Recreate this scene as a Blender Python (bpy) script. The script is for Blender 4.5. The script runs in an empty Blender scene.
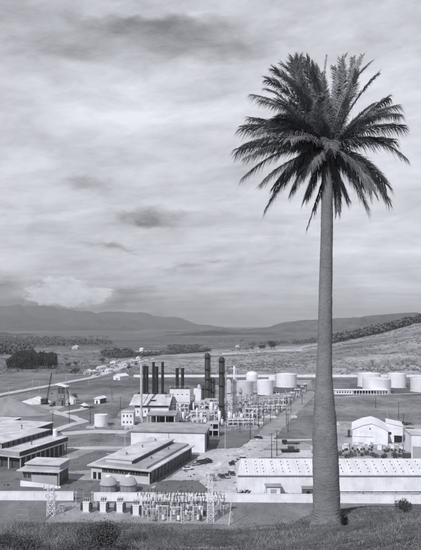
import bpy, bmesh, math, random
import numpy as np
from mathutils import Vector, Matrix
from mathutils.geometry import delaunay_2d_cdt
random.seed(7); rng = np.random.default_rng(7)
scene = bpy.context.scene
COL = scene.collection
R = math.radians
H = 55.0            # eye height above the plain
F = 550.0           # focal length and principal column, in pixels of the 421-wide photograph
CX, HOR = 210.5, 325.0

# ------------------------------------------------------------------ camera, sun, sky, exposure
cam_d = bpy.data.cameras.new('camera'); cam = bpy.data.objects.new('camera', cam_d); COL.objects.link(cam)
cam.location = (0, 0, H); cam.rotation_euler = (R(90), 0, 0)
cam_d.sensor_fit = 'HORIZONTAL'; cam_d.sensor_width = 36; cam_d.lens = F/421*36
cam_d.shift_y = (HOR-275)/421; cam_d.clip_start = .5; cam_d.clip_end = 40000
scene.camera = cam
scene.view_settings.view_transform = 'Standard'; scene.view_settings.look = 'None'
scene.view_settings.exposure = 0.17; scene.view_settings.gamma = 1.0; scene.view_settings.use_curve_mapping = False
scene.render.engine = 'CYCLES'
scene.cycles.use_denoising = True
scene.cycles.max_bounces = 5; scene.cycles.volume_bounces = 1; scene.cycles.transparent_max_bounces = 8

TO_SUN = Vector((-.36, -.62, .70)).normalized()
sun_d = bpy.data.lights.new('sun', 'SUN'); sun = bpy.data.objects.new('sun', sun_d); COL.objects.link(sun)
sun.rotation_euler = TO_SUN.to_track_quat('Z', 'Y').to_euler(); sun.location = (-100, -150, 300)
sun_d.energy = 3.3; sun_d.angle = R(.9); sun_d.color = (1, .99, .97)
SUN_EL = math.asin(TO_SUN.z); SUN_AZ = math.atan2(TO_SUN.x, TO_SUN.y)

class N:
    """a socket with arithmetic"""
    def __init__(s, t, sock): s.t = t; s.k = sock
    def op(s, o, b=None, c=None):
        n = s.t.nodes.new('ShaderNodeMath'); n.operation = o
        s.t.links.new(s.k, n.inputs[0])
        for i, v in ((1, b), (2, c)):
            if v is None: continue
            if isinstance(v, N): s.t.links.new(v.k, n.inputs[i])
            else: n.inputs[i].default_value = v
        return N(s.t, n.outputs[0])
    def __add__(s, b): return s.op('ADD', b)
    def __sub__(s, b): return s.op('SUBTRACT', b)
    def __mul__(s, b): return s.op('MULTIPLY', b)
    def __truediv__(s, b): return s.op('DIVIDE', b)
    def clamp(s, a, b): return s.op('MAXIMUM', a).op('MINIMUM', b)
    def smooth(s, a, b):
        n = s.t.nodes.new('ShaderNodeMapRange'); n.interpolation_type = 'SMOOTHSTEP'
        s.t.links.new(s.k, n.inputs[0]); n.inputs[1].default_value = a; n.inputs[2].default_value = b
        return N(s.t, n.outputs[0])
def noise(t, vec, scale, detail=5, rough=.55, dist=0.0):
    n = t.nodes.new('ShaderNodeTexNoise'); n.inputs['Scale'].default_value = scale
    n.inputs['Detail'].default_value = detail; n.inputs['Roughness'].default_value = rough; n.inputs['Distortion'].default_value = dist
    t.links.new(vec, n.inputs['Vector']); return N(t, n.outputs['Fac'])
def combine(t, x, y, z):
    n = t.nodes.new('ShaderNodeCombineXYZ')
    for i, v in enumerate((x, y, z)):
        if isinstance(v, N): t.links.new(v.k, n.inputs[i])
        else: n.inputs[i].default_value = v
    return n.outputs[0]
TINT = (.958, .974, 1.065)
def tinted(t, v):
    """grey value -> the faint cool grey of the print"""
    n = t.nodes.new('ShaderNodeCombineColor')
    for i in range(3): t.links.new((v*TINT[i]).k, n.inputs[i])
    return n.outputs[0]

world = bpy.data.worlds.new('World'); scene.world = world; world.use_nodes = True
wt = world.node_tree; wt.nodes.clear()
tc = wt.nodes.new('ShaderNodeTexCoord'); sp = wt.nodes.new('ShaderNodeSeparateXYZ'); wt.links.new(tc.outputs['Generated'], sp.inputs[0])
dx, dy, dz = (N(wt, sp.outputs[i]) for i in range(3))
az = dx.op('ARCTAN2', dy)
vv = dz/((dx*dx+dy*dy).op('SQRT').op('MAXIMUM', .001))
den = dz.op('MAXIMUM', 0.0)+.13
px_, py_ = dx/den, dy/den
pv = combine(wt, px_*.55, py_, 0)
n_big = noise(wt, pv, .75, 6, .55, .5)
n_mid = noise(wt, combine(wt, px_*.6+7.3, py_*1.1+px_*.25, 1.7), 2.2, 8, .66, .5)
n_fine = noise(wt, combine(wt, az*7, vv*17-az*2, 3.1), 1.6, 8, .68, .35)
warp = noise(wt, combine(wt, az*5, vv*9, 9.0), 2.4, 6, .6)-.5
warp2 = noise(wt, combine(wt, az*5, vv*9, 21.0), 2.4, 6, .6)-.5
uu = az+warp*.16; vw = vv+warp2*.07
uf = az+warp*.05; vf = vv+warp2*.035
def spot(x, y, sx, sy, a, fine=False):
    """a bank of cloud seen in one direction of the sky"""
    U, V = (uf, vf) if fine else (uu, vw)
    u0 = math.atan((x-CX)/F); v0 = (HOR-y)/math.hypot(F, x-CX)
    p = (U-u0)/(sx/F); q = (V-v0)/(sy/F)
    return ((p*p+q*q)*-1.0).op('EXPONENT')*a
val = (n_big-.5)*.62+(n_mid-.5)*.60+(n_fine-.5)*.48+.655
for s in ((95, 30, 170, 48, -.07), (40, 45, 60, 9, -.12), (165, 28, 70, 17, -.30), (215, 50, 55, 12, -.20), (120, 12, 40, 6, .14), (190, 10, 50, 5, .10), (60, 12, 60, 12, -.06), (120, 118, 55, 26, .10), (50, 75, 60, 30, .05),
          (330, 30, 70, 30, .03), (395, 150, 90, 120, .13), (390, 270, 100, 35, .10), (300, 230, 60, 40, .05), (250, 150, 40, 40, -.03), (60, 130, 55, 12, -.06),
          (40, 210, 60, 40, .02), (140, 219, 22, 6, -.30), (112, 247, 26, 3, -.26), (180, 267, 20, 4, -.24), (222, 261, 17, 3.5, -.22), (165, 213, 25, 4, -.12), (90, 185, 30, 5, -.14), (270, 245, 60, 8, -.05),
          (85, 190, 40, 9, -.10), (300, 262, 70, 8, -.08), (230, 300, 60, 14, -.05), (340, 295, 90, 16, .04), (0, 0, 80, 60, -.06), (421, 0, 70, 50, -.05), (215, 95, 25, 10, -.07)):
    val = val+spot(*s)
for s in ((0, 294, 27, 14, -.44), (132, 299, 36, 11, -.40), (45, 307, 90, 6, -.34), (195, 303, 40, 6, -.12), (150, 288, 18, 4, -.12)): val = val+spot(*s)
puff = noise(wt, combine(wt, az*15, vv*26, 2.0), 1.9, 9, .62); puff2 = noise(wt, combine(wt, az*15+3, vv*24, 6.0), 3.6, 7, .6)
body = (puff-.5)*1.5
for s in ((62, 293, 30, 12, .80), (98, 292, 14, 6, .42), (38, 298, 14, 8, .45), (66, 283, 13, 8, .30), (84, 298, 18, 7, .30)): body = body+spot(*s, True)
mask = body.smooth(.30, .52)
val = val*(mask*-1.0+1.0)+((puff2-.5)*.6+(puff-.5)*.4+.80)*mask      # the bright heap of cloud over the far range
back = dy.smooth(.15, -.35)*-.45+1.0          # unseen sky behind the viewer and overhead dimmed to cut ambient light
zen = dz.smooth(.55, .9)*-.35+1.0
val = val.clamp(.22, .90)*back*zen
sky = wt.nodes.new('ShaderNodeTexSky'); sky.sky_type = 'NISHITA'; sky.sun_disc = False
sky.sun_elevation = SUN_EL; sky.sun_rotation = SUN_AZ; sky.altitude = 100
bw = wt.nodes.new('ShaderNodeRGBToBW'); wt.links.new(sky.outputs[0], bw.inputs[0])
clear = N(wt, bw.outputs[0]).op('MINIMUM', 9.0)
cover = (n_big*.5+.62).clamp(.7, 1.0)
tot = clear*(cover*-1.0+1.0)*.35+val*10.0*cover
bg = wt.nodes.new('ShaderNodeBackground'); bg.inputs['Strength'].default_value = .1
wt.links.new(tinted(wt, tot), bg.inputs['Color'])
wo = wt.nodes.new('ShaderNodeOutputWorld'); wt.links.new(bg.outputs[0], wo.inputs['Surface'])

# ------------------------------------------------------------------ materials
MATS = {}
def M(name, v, rough=.85, var=.12, scale=.6, stretch=(1, 1, 1), bump=0.0, bscale=8.0, spec=.3, metal=0.0, fine=.06, fscale=9.0, coord='Object', streak=0.0, seam=0.0):
    if name in MATS: return MATS[name]
    m = bpy.data.materials.new(name); m.use_nodes = True; t = m.node_tree
    b = t.nodes['Principled BSDF']; b.inputs['Roughness'].default_value = rough
    b.inputs['Specular IOR Level'].default_value = spec; b.inputs['Metallic'].default_value = metal
    c = t.nodes.new('ShaderNodeTexCoord'); mp = t.nodes.new('ShaderNodeMapping'); mp.inputs['Scale'].default_value = stretch
    if coord == 'World':
        g = t.nodes.new('ShaderNodeNewGeometry'); t.links.new(g.outputs['Position'], mp.inputs[0])
    else: t.links.new(c.outputs[coord], mp.inputs[0])
    a = noise(t, mp.outputs[0], scale, 6, .6); f = noise(t, mp.outputs[0], fscale, 4, .6)
    k = (a-.5)*(6.0*var)+(f-.5)*(6.0*fine)+1.0
    if streak:
        m2 = t.nodes.new('ShaderNodeMapping'); m2.inputs['Scale'].default_value = (2.2, 2.2, .12); t.links.new(c.outputs['Object'], m2.inputs[0])
        k = k-noise(t, m2.outputs[0], 1.0, 5, .65).smooth(.5, .8)*streak
    if seam:
        s2 = t.nodes.new('ShaderNodeSeparateXYZ'); t.links.new(c.outputs['Object'], s2.inputs[0])
        for ax, pitch in ((0, seam), (1, seam*1.7)):
            k = k-((N(t, s2.outputs[ax])/pitch).op('FRACT')*-1.0+.05).smooth(0, .03)*.16
            cell = noise(t, combine(t, (N(t, s2.outputs[0])/seam).op('FLOOR')*3.3, (N(t, s2.outputs[1])/(seam*1.7)).op('FLOOR')*5.1, 0), 1.0, 1)
        k = k+(cell-.5)*.6
    t.links.new(tinted(t, (k*v).clamp(.004, .9)), b.inputs['Base Color'])
    if bump:
        bn = t.nodes.new('ShaderNodeBump'); bn.inputs['Strength'].default_value = bump; bn.inputs['Distance'].default_value = .1
        nb = noise(t, mp.outputs[0], bscale, 5, .65); t.links.new(nb.k, bn.inputs['Height']); t.links.new(bn.outputs[0], b.inputs['Normal'])
    MATS[name] = m; return m
white = M('white_paint', .80, .7, .06, .3, streak=.12)
whitewall = M('whitewashed_masonry', .84, .9, .12, .25, bump=.2, fine=.08, streak=.26)
offwhite = M('pale_render', .60, .9, .10, .3, streak=.15)
lightgrey = M('light_grey_render', .42, .9, .12, .3, streak=.12)
midgrey = M('grey_render', .26, .9, .15, .4, streak=.1)
roofpale = M('pale_roofing', .56, .9, .22, .14, bump=.15, fine=.16, seam=2.4)
roofgrey = M('grey_roofing', .36, .9, .24, .12, bump=.15, fine=.14, seam=2.4)
roofwhite = M('whitewashed_roofing', .76, .85, .07, .2, fine=.05)
darkwall = M('dark_boards_and_side_shade', .085, .85, .25, .5)  # dark boarding, also the painted shade of some side walls
glass = M('dark_window_glass', .03, .18, .3, .4, spec=.6)
voidm = M('dark_opening', .022, .9, .3, .5)  # near-black fill for doorways, bays and vents
steel = M('galvanised_steel', .40, .55, .15, 1.0, metal=.0, spec=.5)
darksteel = M('dark_painted_steel', .055, .55, .3, .25, spec=.5, streak=.25)
blacksteel = M('soot_black_steel', .022, .6, .3, .3, spec=.4)
rust = M('rusty_steel', .12, .8, .35, .7)
tankwhite = M('tank_white_paint', .82, .45, .08, .15, spec=.5, streak=.22)
tankgrey = M('tank_grey_paint', .40, .6, .1, .2, spec=.4, streak=.12)
concrete = M('concrete', .48, .9, .15, .3, bump=.2)
wood = M('weathered_wood', .12, .9, .2, 1.0, (4, 4, .5))
palewood = M('pale_wood', .45, .9, .2, 1.0, (4, 4, .5))
porcelain = M('dark_porcelain', .05, .25, .2, 1, spec=.6)
rubber = M('tyre_rubber', .02, .9, .2, 3)
carblack = M('black_car_paint', .03, .25, .1, 1, spec=.6)
cargrey = M('grey_car_paint', .30, .3, .1, 1, spec=.6)
carpale = M('pale_car_paint', .62, .3, .06, 1, spec=.6)
leafdark = M('dark_foliage', .045, .75, .45, .35, fine=.3, fscale=2.5)
leafmid = M('scrub_foliage', .105, .8, .4, .5, fine=.3, fscale=3)
farleaf = M('distant_foliage', .115, .85, .4, .03, fine=.35, fscale=.2, coord='World')
bark = M('tree_bark', .09, .9, .3, 2)
sand = M('pale_sand', .62, .95, .12, .25, bump=.4, bscale=2)
gravel = M('grey_gravel', .27, .95, .18, .15, bump=.4, bscale=3)
M('road_surface', .50, .95, .14, .06, fine=.10, fscale=.9, coord='World', bump=.1)
M('upper_road', .29, .95, .26, .08, fine=.12, fscale=.8, coord='World', bump=.1)
M('yard_surface', .47, .95, .2, .06, fine=.2, fscale=.7, coord='World', bump=.1)
M('oil_stain', .40, .95, .4, .1, fine=.3, fscale=.7, coord='World', bump=.1)
M('track', .52, .95, .3, .1, fine=.3, fscale=.7, coord='World', bump=.1)
M('worn_ground', .33, .95, .3, .07, fine=.16, fscale=.8, coord='World', bump=.2)
M('lawn', .155, .95, .22, .06, fine=.18, fscale=1.2, coord='World', bump=.3)
M('dark_lawn_and_shade', .11, .95, .22, .07, fine=.18, fscale=1.2, coord='World', bump=.3)  # dark grass, also painted shadow on the tank bunds
M('pale_dirt', .48, .95, .3, .03, fine=.2, fscale=.3, coord='World')
M('plant_ground', .24, .95, .45, .09, fine=.25, fscale=.9, coord='World', bump=.2)
M('gravel_yard', .30, .95, .25, .12, fine=.2, fscale=1.3, coord='World', bump=.3)

# ------------------------------------------------------------------ mesh helpers
def corrugated(name, v, pitch=.9):
    m = bpy.data.materials.new(name); m.use_nodes = True; t = m.node_tree; b = t.nodes['Principled BSDF']; b.inputs['Roughness'].default_value = .8
    c = t.nodes.new('ShaderNodeTexCoord'); sp = t.nodes.new('ShaderNodeSeparateXYZ'); t.links.new(c.outputs['Object'], sp.inputs[0]); x = N(t, sp.outputs[0]); y = N(t, sp.outputs[1])
    wv = (x*(2*math.pi/pitch)).op('SINE'); lap = (y/2.6).op('FRACT').smooth(.0, .06); col = (x/(pitch*3)).op('FLOOR')
    sheet_ = noise(t, combine(t, col*7.31, (y/2.6).op('FLOOR')*3.7, 0), 1.0, 2)
    st = noise(t, combine(t, x*.5, y*.12, 0), 1.0, 6, .7); k = wv*.06+lap*.06+(sheet_-.5)*.35+(st-.5)*.7+.94
    t.links.new(tinted(t, (k*v).clamp(.02, .9)), b.inputs['Base Color'])
    bn = t.nodes.new('ShaderNodeBump'); bn.inputs['Strength'].default_value = .35; bn.inputs['Distance'].default_value = .05; t.links.new(wv.k, bn.inputs['Height']); t.links.new(bn.outputs[0], b.inputs['Normal']); return m
storeroof = corrugated('corrugated_white_sheet', .64)
class MB:
    """collects shapes; build() links them as ONE mesh object"""
    def __init__(s): s.v = []; s.f = []; s.sm = []
    def add(s, vs, fs, smooth=False):
        o = len(s.v); s.v += [tuple(p) for p in vs]; s.f += [tuple(i+o for i in f) for f in fs]; s.sm += [smooth]*len(fs); return s
    def box(s, x0, x1, y0, y1, z0, z1):
        return s.add([(x0, y0, z0), (x1, y0, z0), (x1, y1, z0), (x0, y1, z0), (x0, y0, z1), (x1, y0, z1), (x1, y1, z1), (x0, y1, z1)],
                     [(0, 3, 2, 1), (4, 5, 6, 7), (0, 1, 5, 4), (1, 2, 6, 5), (2, 3, 7, 6), (3, 0, 4, 7)])
    def lathe(s, prof, x=0, y=0, n=20, smooth=True):
        """closed surface of revolution from (radius, z) pairs"""
        vs = []; fs = []
        for r, z in prof:
            vs += [(x+r*math.cos(2*math.pi*i/n), y+r*math.sin(2*math.pi*i/n), z) for i in range(n)]
        for k in range(len(prof)-1):
            for i in range(n):
                j = (i+1) % n; fs.append((k*n+i, k*n+j, k*n+n+j, k*n+n+i))
        s.add(vs, fs, smooth)
        a = len(s.v)-len(vs)
        s.f.append(tuple(a+i for i in reversed(range(n)))); s.sm.append(False)
        s.f.append(tuple(a+(len(prof)-1)*n+i for i in range(n))); s.sm.append(False)
        return s
    def cyl(s, x, y, z0, z1, r0, r1=None, n=16): return s.lathe([(r0, z0), (r0 if r1 is None else r1, z1)], x, y, n)
    def tube(s, p, q, r, r1=None, n=8):
        p = Vector(p); q = Vector(q); d = (q-p); L = d.length; m = d.to_track_quat('Z', 'Y').to_matrix()
        b = MB().lathe([(r, 0), (r if r1 is None else r1, L)], n=n)
        vs = [tuple(m @ Vector(v)+p) for v in b.v]; o = len(s.v); s.v += vs; s.f += [tuple(i+o for i in f) for f in b.f]; s.sm += b.sm; return s
    def path(s, pts, r, n=6):
        for a, b in zip(pts[:-1], pts[1:]): s.tube(a, b, r, n=n)
        return s
    def prism(s, poly, y0, y1):
        """polygon in x-z swept along y"""
        n = len(poly); vs = [(x, y0, z) for x, z in poly]+[(x, y1, z) for x, z in poly]
        return s.add(vs, [tuple(range(n)), tuple(range(2*n-1, n-1, -1))]+[(i, i+n, (i+1) % n+n, (i+1) % n) for i in range(n)])
    def leaves(s, c, rad, n, size, low=-1.0, seed=0, flat=.35):
        """small leaf-clump faces spread through an ellipsoid, denser to its skin"""
        g = np.random.default_rng(seed)
        for _ in range(n):
            d = g.normal(size=3); d /= np.linalg.norm(d)
            if d[2] < low: d[2] = -d[2]
            rr = g.uniform(.45, 1.0)**.6*(1+.16*math.sin(5*d[0]+seed)+.14*math.sin(7*d[1]+2*d[2]+seed))
            p = np.array(c)+d*np.array(rad)*rr
            a = g.normal(size=3); a /= np.linalg.norm(a); b = np.cross(a, g.normal(size=3)); b /= np.linalg.norm(b)+1e-9
            w = size*g.uniform(.6, 1.4)
            s.add([p-a*w, p+b*w*.6, p+a*w, p-b*w*.6], [(0, 1, 2, 3)])
        return s
    def mesh(s, name, mat):
        me = bpy.data.meshes.new(name); me.from_pydata(s.v, [], s.f); me.update()
        bm = bmesh.new(); bm.from_mesh(me); bmesh.ops.recalc_face_normals(bm, faces=bm.faces); bm.to_mesh(me); bm.free()
        me.polygons.foreach_set('use_smooth', s.sm)
        me.set_sharp_from_angle(angle=R(38)); me.materials.append(mat); return me
    def build(s, name, mat, parent=None):
        o = bpy.data.objects.new(name, s.mesh(name, mat)); COL.objects.link(o)
        if parent is not None: o.parent = parent
        return o
def bevel(o, w, seg=2):
    m = o.modifiers.new('bevel', 'BEVEL'); m.width = w; m.segments = seg; m.limit_method = 'ANGLE'; return o
def tag(o, label, cat, group=None):
    o['label'] = label; o['category'] = cat
    if group: o['group'] = group
    return o
def thing(name, label, cat, loc=(0, 0, 0), rz=0.0, group=None):
    o = bpy.data.objects.new(name, None); o.empty_display_size = .5; COL.objects.link(o)
    o.location = loc; o.rotation_euler = (0, 0, rz); return tag(o, label, cat, group)
def kids(o): return [c for c in bpy.data.objects if c.parent == o]
def dup(root, loc, rz=None, label=None, scale=None, group=None):
    def rec(o, par):
        c = o.copy(); COL.objects.link(c); c.parent = par
        for ch in kids(o): rec(ch, c)
        return c
    r = rec(root, None); r.location = loc
    if rz is not None: r.rotation_euler = (0, 0, rz)
    if label: r['label'] = label
    if group: r['group'] = group
    if scale: r.scale = scale if isinstance(scale, tuple) else (scale,)*3
    return r
def struct(o, kind='structure'): o['kind'] = kind; return o
def P(px, py, z=0.0):
    """point of the level plain (or height z) seen at photograph pixel px, py"""
    Y = F*(H-z)/(py-HOR); return Vector(((px-CX)/F*Y, Y, z))
def at(px, Y, z=0.0): return Vector(((px-CX)/F*Y, Y, z))
def zh(py, Y): return H-(py-HOR)/F*Y     # height seen at row py, distance Y

# ------------------------------------------------------------------ terrain
CPX = np.array([-200, 0, 60, 100, 170, 230, 270, 300, 330, 360, 421, 600]); CPY = np.array([525, 526, 526, 524, 528, 530, 527, 521, 512, 507.5, 505, 501])
def vnoise(x, y, s, seed=0):
    """smooth value noise"""
    x = np.asarray(x, float)/s; y = np.asarray(y, float)/s
    xi = np.floor(x).astype(int); yi = np.floor(y).astype(int); fx = x-xi; fy = y-yi
    fx = fx*fx*(3-2*fx); fy = fy*fy*(3-2*fy)
    def h(a, b):
        q = np.sin(a*127.1+b*311.7+seed*74.7)*43758.5453; return q-np.floor(q)
    return (h(xi, yi)*(1-fx)+h(xi+1, yi)*fx)*(1-fy)+(h(xi, yi+1)*(1-fx)+h(xi+1, yi+1)*fx)*fy-.5
RPX = np.array([120, 150, 200, 230, 300, 345, 380, 421, 520, 700]); RZ = np.array([0, 0, 1.5, 5, 12, 26, 40.5, 59, 92, 120])
def smoothstep(a, b, x): t = np.clip((x-a)/(b-a), 0, 1); return t*t*(3-2*t)
def ground(X, Y):
    X = np.asarray(X, float); Y = np.asarray(Y, float)
    rc = (np.interp(X/30*F+CX, CPX, CPY)-HOR)/F-.009
    s = rc-1.7/30
    z1 = H-1.7-s*Y; z2 = H-rc*30-.45*(Y-30)
    k = .4; m = np.minimum(z1, z2)
    hill = m-k*np.log(np.exp(-(z1-m)/k)+np.exp(-(z2-m)/k))
    hill = hill+(vnoise(X, Y, 3.1, 1)*.28+vnoise(X, Y, 1.1, 2)*.12)*smoothstep(3, 9, np.abs(Y))
    u = X/np.maximum(Y, 1)*F+CX
    rz = np.interp(u, RPX, RZ)
    prof = np.clip((Y-600)/400, 0, 1)**.92*np.where(Y > 1000, 1-.35*smoothstep(1000, 2200, Y), 1)
    rough = (vnoise(X+.6*Y, Y, 60, 5)*4+vnoise(X, Y, 22, 6)*1.6)*smoothstep(620, 760, Y)*np.clip(rz/15, 0, 1)
    far = rz*prof+rough+vnoise(X, Y, 500, 8)*6*smoothstep(900, 2000, Y)
    return np.where(Y < 250, np.maximum(hill, 0), np.maximum(far, -3))
def gz(x, y): return float(ground(np.array([x]), np.array([y]))[0])
def axis(knots):
    out = []
    for (a, b, st) in knots: out += list(np.arange(a, b, st))
    return np.array(out+[knots[-1][1]])
gx = axis([(-12000, -4000, 1000), (-4000, -1000, 150), (-1000, -200, 25), (-200, -30, 6), (-30, 30, .5), (30, 200, 6), (200, 900, 14), (900, 4000, 150), (4000, 12000, 1000)])
gy = axis([(-80, -4, 4), (-4, 50, .5), (50, 140, 4), (140, 600, 20), (600, 1100, 8), (1100, 2400, 40), (2400, 12000, 400)])
GX, GY = np.meshgrid(gx, gy); GZ = ground(GX, GY)
nx, ny = len(gx), len(gy)
idx = np.arange(nx*ny).reshape(ny, nx)
quads = np.stack([idx[:-1, :-1], idx[:-1, 1:], idx[1:, 1:], idx[1:, :-1]], -1).reshape(-1, 4)
def np_mesh(name, verts, faces, mat, smooth=True):
    me = bpy.data.meshes.new(name); n, k = faces.shape
    me.vertices.add(len(verts)); me.vertices.foreach_set('co', np.asarray(verts, np.float32).ravel())
    me.loops.add(n*k); me.loops.foreach_set('vertex_index', faces.astype(np.int32).ravel())
    me.polygons.add(n); me.polygons.foreach_set('loop_start', np.arange(0, n*k, k, dtype=np.int32)); me.polygons.foreach_set('loop_total', np.full(n, k, np.int32))
    me.polygons.foreach_set('use_smooth', np.full(n, smooth)); me.materials.append(mat); me.update(calc_edges=True); me.validate()
    o = bpy.data.objects.new(name, me); COL.objects.link(o); return o
# soil and grass tone by zone of land
tone = np.full(GX.shape, .165)
tone = np.where(GY < 175, .185, tone); tone = np.where(GY < 90, .14, tone)
tone = np.where((GY > 175) & (GY < 430), .19, tone)
tone = np.where((GX > 60) & (GY > 290) & (GY < 600), .20, tone)
UU = GX/np.maximum(GY, 1)*F+CX
tone = np.where((GY >= 600) & (UU > 215), .27, tone)
tone = np.where((GY >= 640) & (UU > 110) & (UU <= 230), .26, tone)
tone = np.where((GY > 820) & (UU < 110), .19, tone)
tone = np.where(GY > 1150, .14, tone)
tone = tone*(1+.5*vnoise(GX*.35, GY, 60, 3)*(GY > 400)+.35*vnoise(GX, GY, 9, 4))
def ground_mat():
    m = bpy.data.materials.new('grass_and_soil'); m.use_nodes = True; t = m.node_tree; b = t.nodes['Principled BSDF']
    b.inputs['Roughness'].default_value = .95; b.inputs['Specular IOR Level'].default_value = .1
    at_ = t.nodes.new('ShaderNodeAttribute'); at_.attribute_name = 'tone'; T = N(t, at_.outputs['Fac'])
    g = t.nodes.new('ShaderNodeNewGeometry'); sp_ = t.nodes.new('ShaderNodeSeparateXYZ'); t.links.new(g.outputs['Position'], sp_.inputs[0])
    x, y = N(t, sp_.outputs[0]), N(t, sp_.outputs[1])
    big = noise(t, combine(t, x*.006, y*.016, 0), 1.0, 7, .65)
    mid = noise(t, combine(t, x*.05, y*.03, 2), 1.0, 6, .7)
    tuf = noise(t, combine(t, x, y, 5), 2.2, 6, .75)
    nearw = y.smooth(60, 30)
    patch = noise(t, combine(t, x*.5, y*.35, 8), 1.0, 5, .65)
    field = noise(t, combine(t, x*.16, y*.09, 4), 1.0, 7, .75)
    streak = noise(t, combine(t, (x+y*.55)*.05, (y-x*.3)*.012, 6), 1.0, 7, .7)
    k = (big-.5)*2.0+(mid-.5)*1.6*(y.smooth(100, 250))+(field-.5)*1.5*y.smooth(60, 140)+(streak-.5)*1.5*y.smooth(560, 700)+(tuf-.5)*(nearw*1.5+y.smooth(200, 165)*1.2+.5)+(patch-.5)*nearw*2.0+1.0
    t.links.new(tinted(t, (T*k).clamp(.01, .7)), b.inputs['Base Color'])
    bn = t.nodes.new('ShaderNodeBump'); bn.inputs['Strength'].default_value = .5; bn.inputs['Distance'].default_value = .12
    t.links.new(tuf.k, bn.inputs['Height']); t.links.new(bn.outputs[0], b.inputs['Normal']); return m
g_o = np_mesh('ground', np.stack([GX, GY, GZ], -1).reshape(-1, 3), quads, ground_mat()); struct(g_o)
a_ = g_o.data.attributes.new('tone', 'FLOAT', 'POINT'); a_.data.foreach_set('value', tone.ravel().astype(np.float32))

def hill_range(name, pts, Y, depth, mat, rough=.06, seed=1, base=-5.0):
    """a range of hills: ridge drawn by skyline points (px, py), at distance Y"""
    us = np.linspace(pts[0][0], pts[-1][0], 420); ds = np.linspace(-1, 1, 61)
    rp = np.interp(us, [p[0] for p in pts], [p[1] for p in pts]); rp = rp+vnoise(us, us*0, 13, seed+20)*1.6+vnoise(us, us*0, 5, seed+21)*.9+vnoise(us, us*0, 2, seed+22)*.35; zr = zh(rp, Y)
    U, D = np.meshgrid(us, ds); Z0 = np.tile(zr, (len(ds), 1))
    YY = Y+D*depth; XX = (U-CX)/F*Y*(1+.0*D)
    prof = (1-np.abs(D)**1.25)
    hgt = np.maximum(Z0-base, 1)
    nz = vnoise(XX, YY, depth*.5, seed)*.35+vnoise(XX, YY, depth*.2, seed+1)*.22+vnoise(XX, YY, depth*.09, seed+2)*.14
    wob = vnoise(XX, YY, depth*.35, seed+7)*depth*.25
    gul = np.abs(vnoise(XX+wob+YY*.35, YY*.12, depth*.26, seed+5))+.5*np.abs(vnoise(XX+wob-YY*.3, YY*.2, depth*.11, seed+6))
    nz = nz+(gul-.28)*1.1
    fade = (1-.85*np.exp(-(D/.10)**2))
    Z = base+hgt*np.clip(prof*(1+nz*1.5*fade), 0, 1.02)+vnoise(XX, YY, depth*.06, seed+4)*hgt*.02
    ii = np.arange(U.size).reshape(U.shape); q = np.stack([ii[:-1, :-1], ii[:-1, 1:], ii[1:, 1:], ii[1:, :-1]], -1).reshape(-1, 4)
    return struct(np_mesh(name, np.stack([XX, YY, Z], -1).reshape(-1, 3), q, mat))
farhill = M('distant_mountain_scrub', .05, .95, .35, .0012, fine=.35, fscale=.006, coord='World')
forest = M('forested_hill', .05, .95, .4, .004, fine=.4, fscale=.03, coord='World')
grasshill = M('dry_grass_hill', .10, .95, .3, .003, fine=.3, fscale=.02, coord='World')
hill_range('hills', [(-260, 300), (-120, 303), (0, 307), (40, 306.5), (70, 309), (100, 312.5), (150, 314), (175, 318), (195, 323), (215, 327), (260, 330), (330, 332)], 9000, 1500, farhill, .13, 3)
hill_range('hills', [(-220, 322), (-60, 320), (-20, 318), (10, 315.5), (25, 315), (47, 318.5), (64, 326), (80, 331), (110, 334), (150, 336)], 6800, 900, farhill, .14, 9)
hill_range('hills', [(-200, 316), (60, 322), (90, 318.5), (115, 317.5), (140, 321), (165, 323.5), (190, 328), (210, 332), (240, 336)], 7700, 800, farhill, .13, 31)
hill_range('hills', [(-260, 325), (-60, 324), (0, 327), (30, 324.5), (52, 327.5), (75, 325.5), (98, 328), (125, 327), (150, 331), (180, 332), (205, 335)], 5600, 700, farhill, .13, 37)
hill_range('hills', [(130, 333), (200, 330), (225, 328), (250, 329), (270, 327), (290, 322.5), (310, 319.5), (345, 317.5), (362, 318), (380, 315.5), (400, 314), (421, 315), (470, 312), (600, 308)], 4200, 900, grasshill, .06, 14)
hill_range('hills', [(-200, 333), (0, 333), (40, 335), (80, 336), (120, 337), (160, 336), (190, 333), (215, 331), (240, 332), (270, 333), (330, 334), (450, 335)], 3000, 380, forest, .06, 20)

def ragged(ps, amp):
    """polygon with edges broken up as worn ground is"""
    out = []
    for a, b in zip(ps, ps[1:]+ps[:1]):
        n = max(1, int((b-a).length/1.3)); d = (b-a).normalized() if (b-a).length else Vector((1, 0, 0)); nr = Vector((-d.y, d.x, 0))
        for k in range(n):
            q = a.lerp(b, k/n); w = (vnoise([q.x*1.0], [q.y], 3.5, 41)[0]*1.6+vnoise([q.x], [q.y], 1.3, 43)[0])*amp
            out.append(q+nr*w*(1 if k else .3))
    return out
SHEETS = []
def sheet(name, pts, mat, lvl, amp=.9):
    ps = ragged([P(x, y) for x, y in pts], amp)
    c = sum((p.xy for p in ps), Vector((0, 0)))/len(ps)
    vs, _, fs, *_r = delaunay_2d_cdt([p.xy-c for p in ps], [], [list(range(len(ps)))], 1, 1e-4)
    fs = [list(f) if (vs[f[1]]-vs[f[0]]).cross(vs[f[2]]-vs[f[0]]) > 0 else list(reversed(f)) for f in fs]
    me = bpy.data.meshes.new(name); me.from_pydata([(v.x+c.x, v.y+c.y, 0.0) for v in vs], [], fs); me.materials.append(MATS[mat])
    o = bpy.data.objects.new(name, me); COL.objects.link(o); SHEETS.append((lvl, len(SHEETS), o)); return struct(o)
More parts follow.
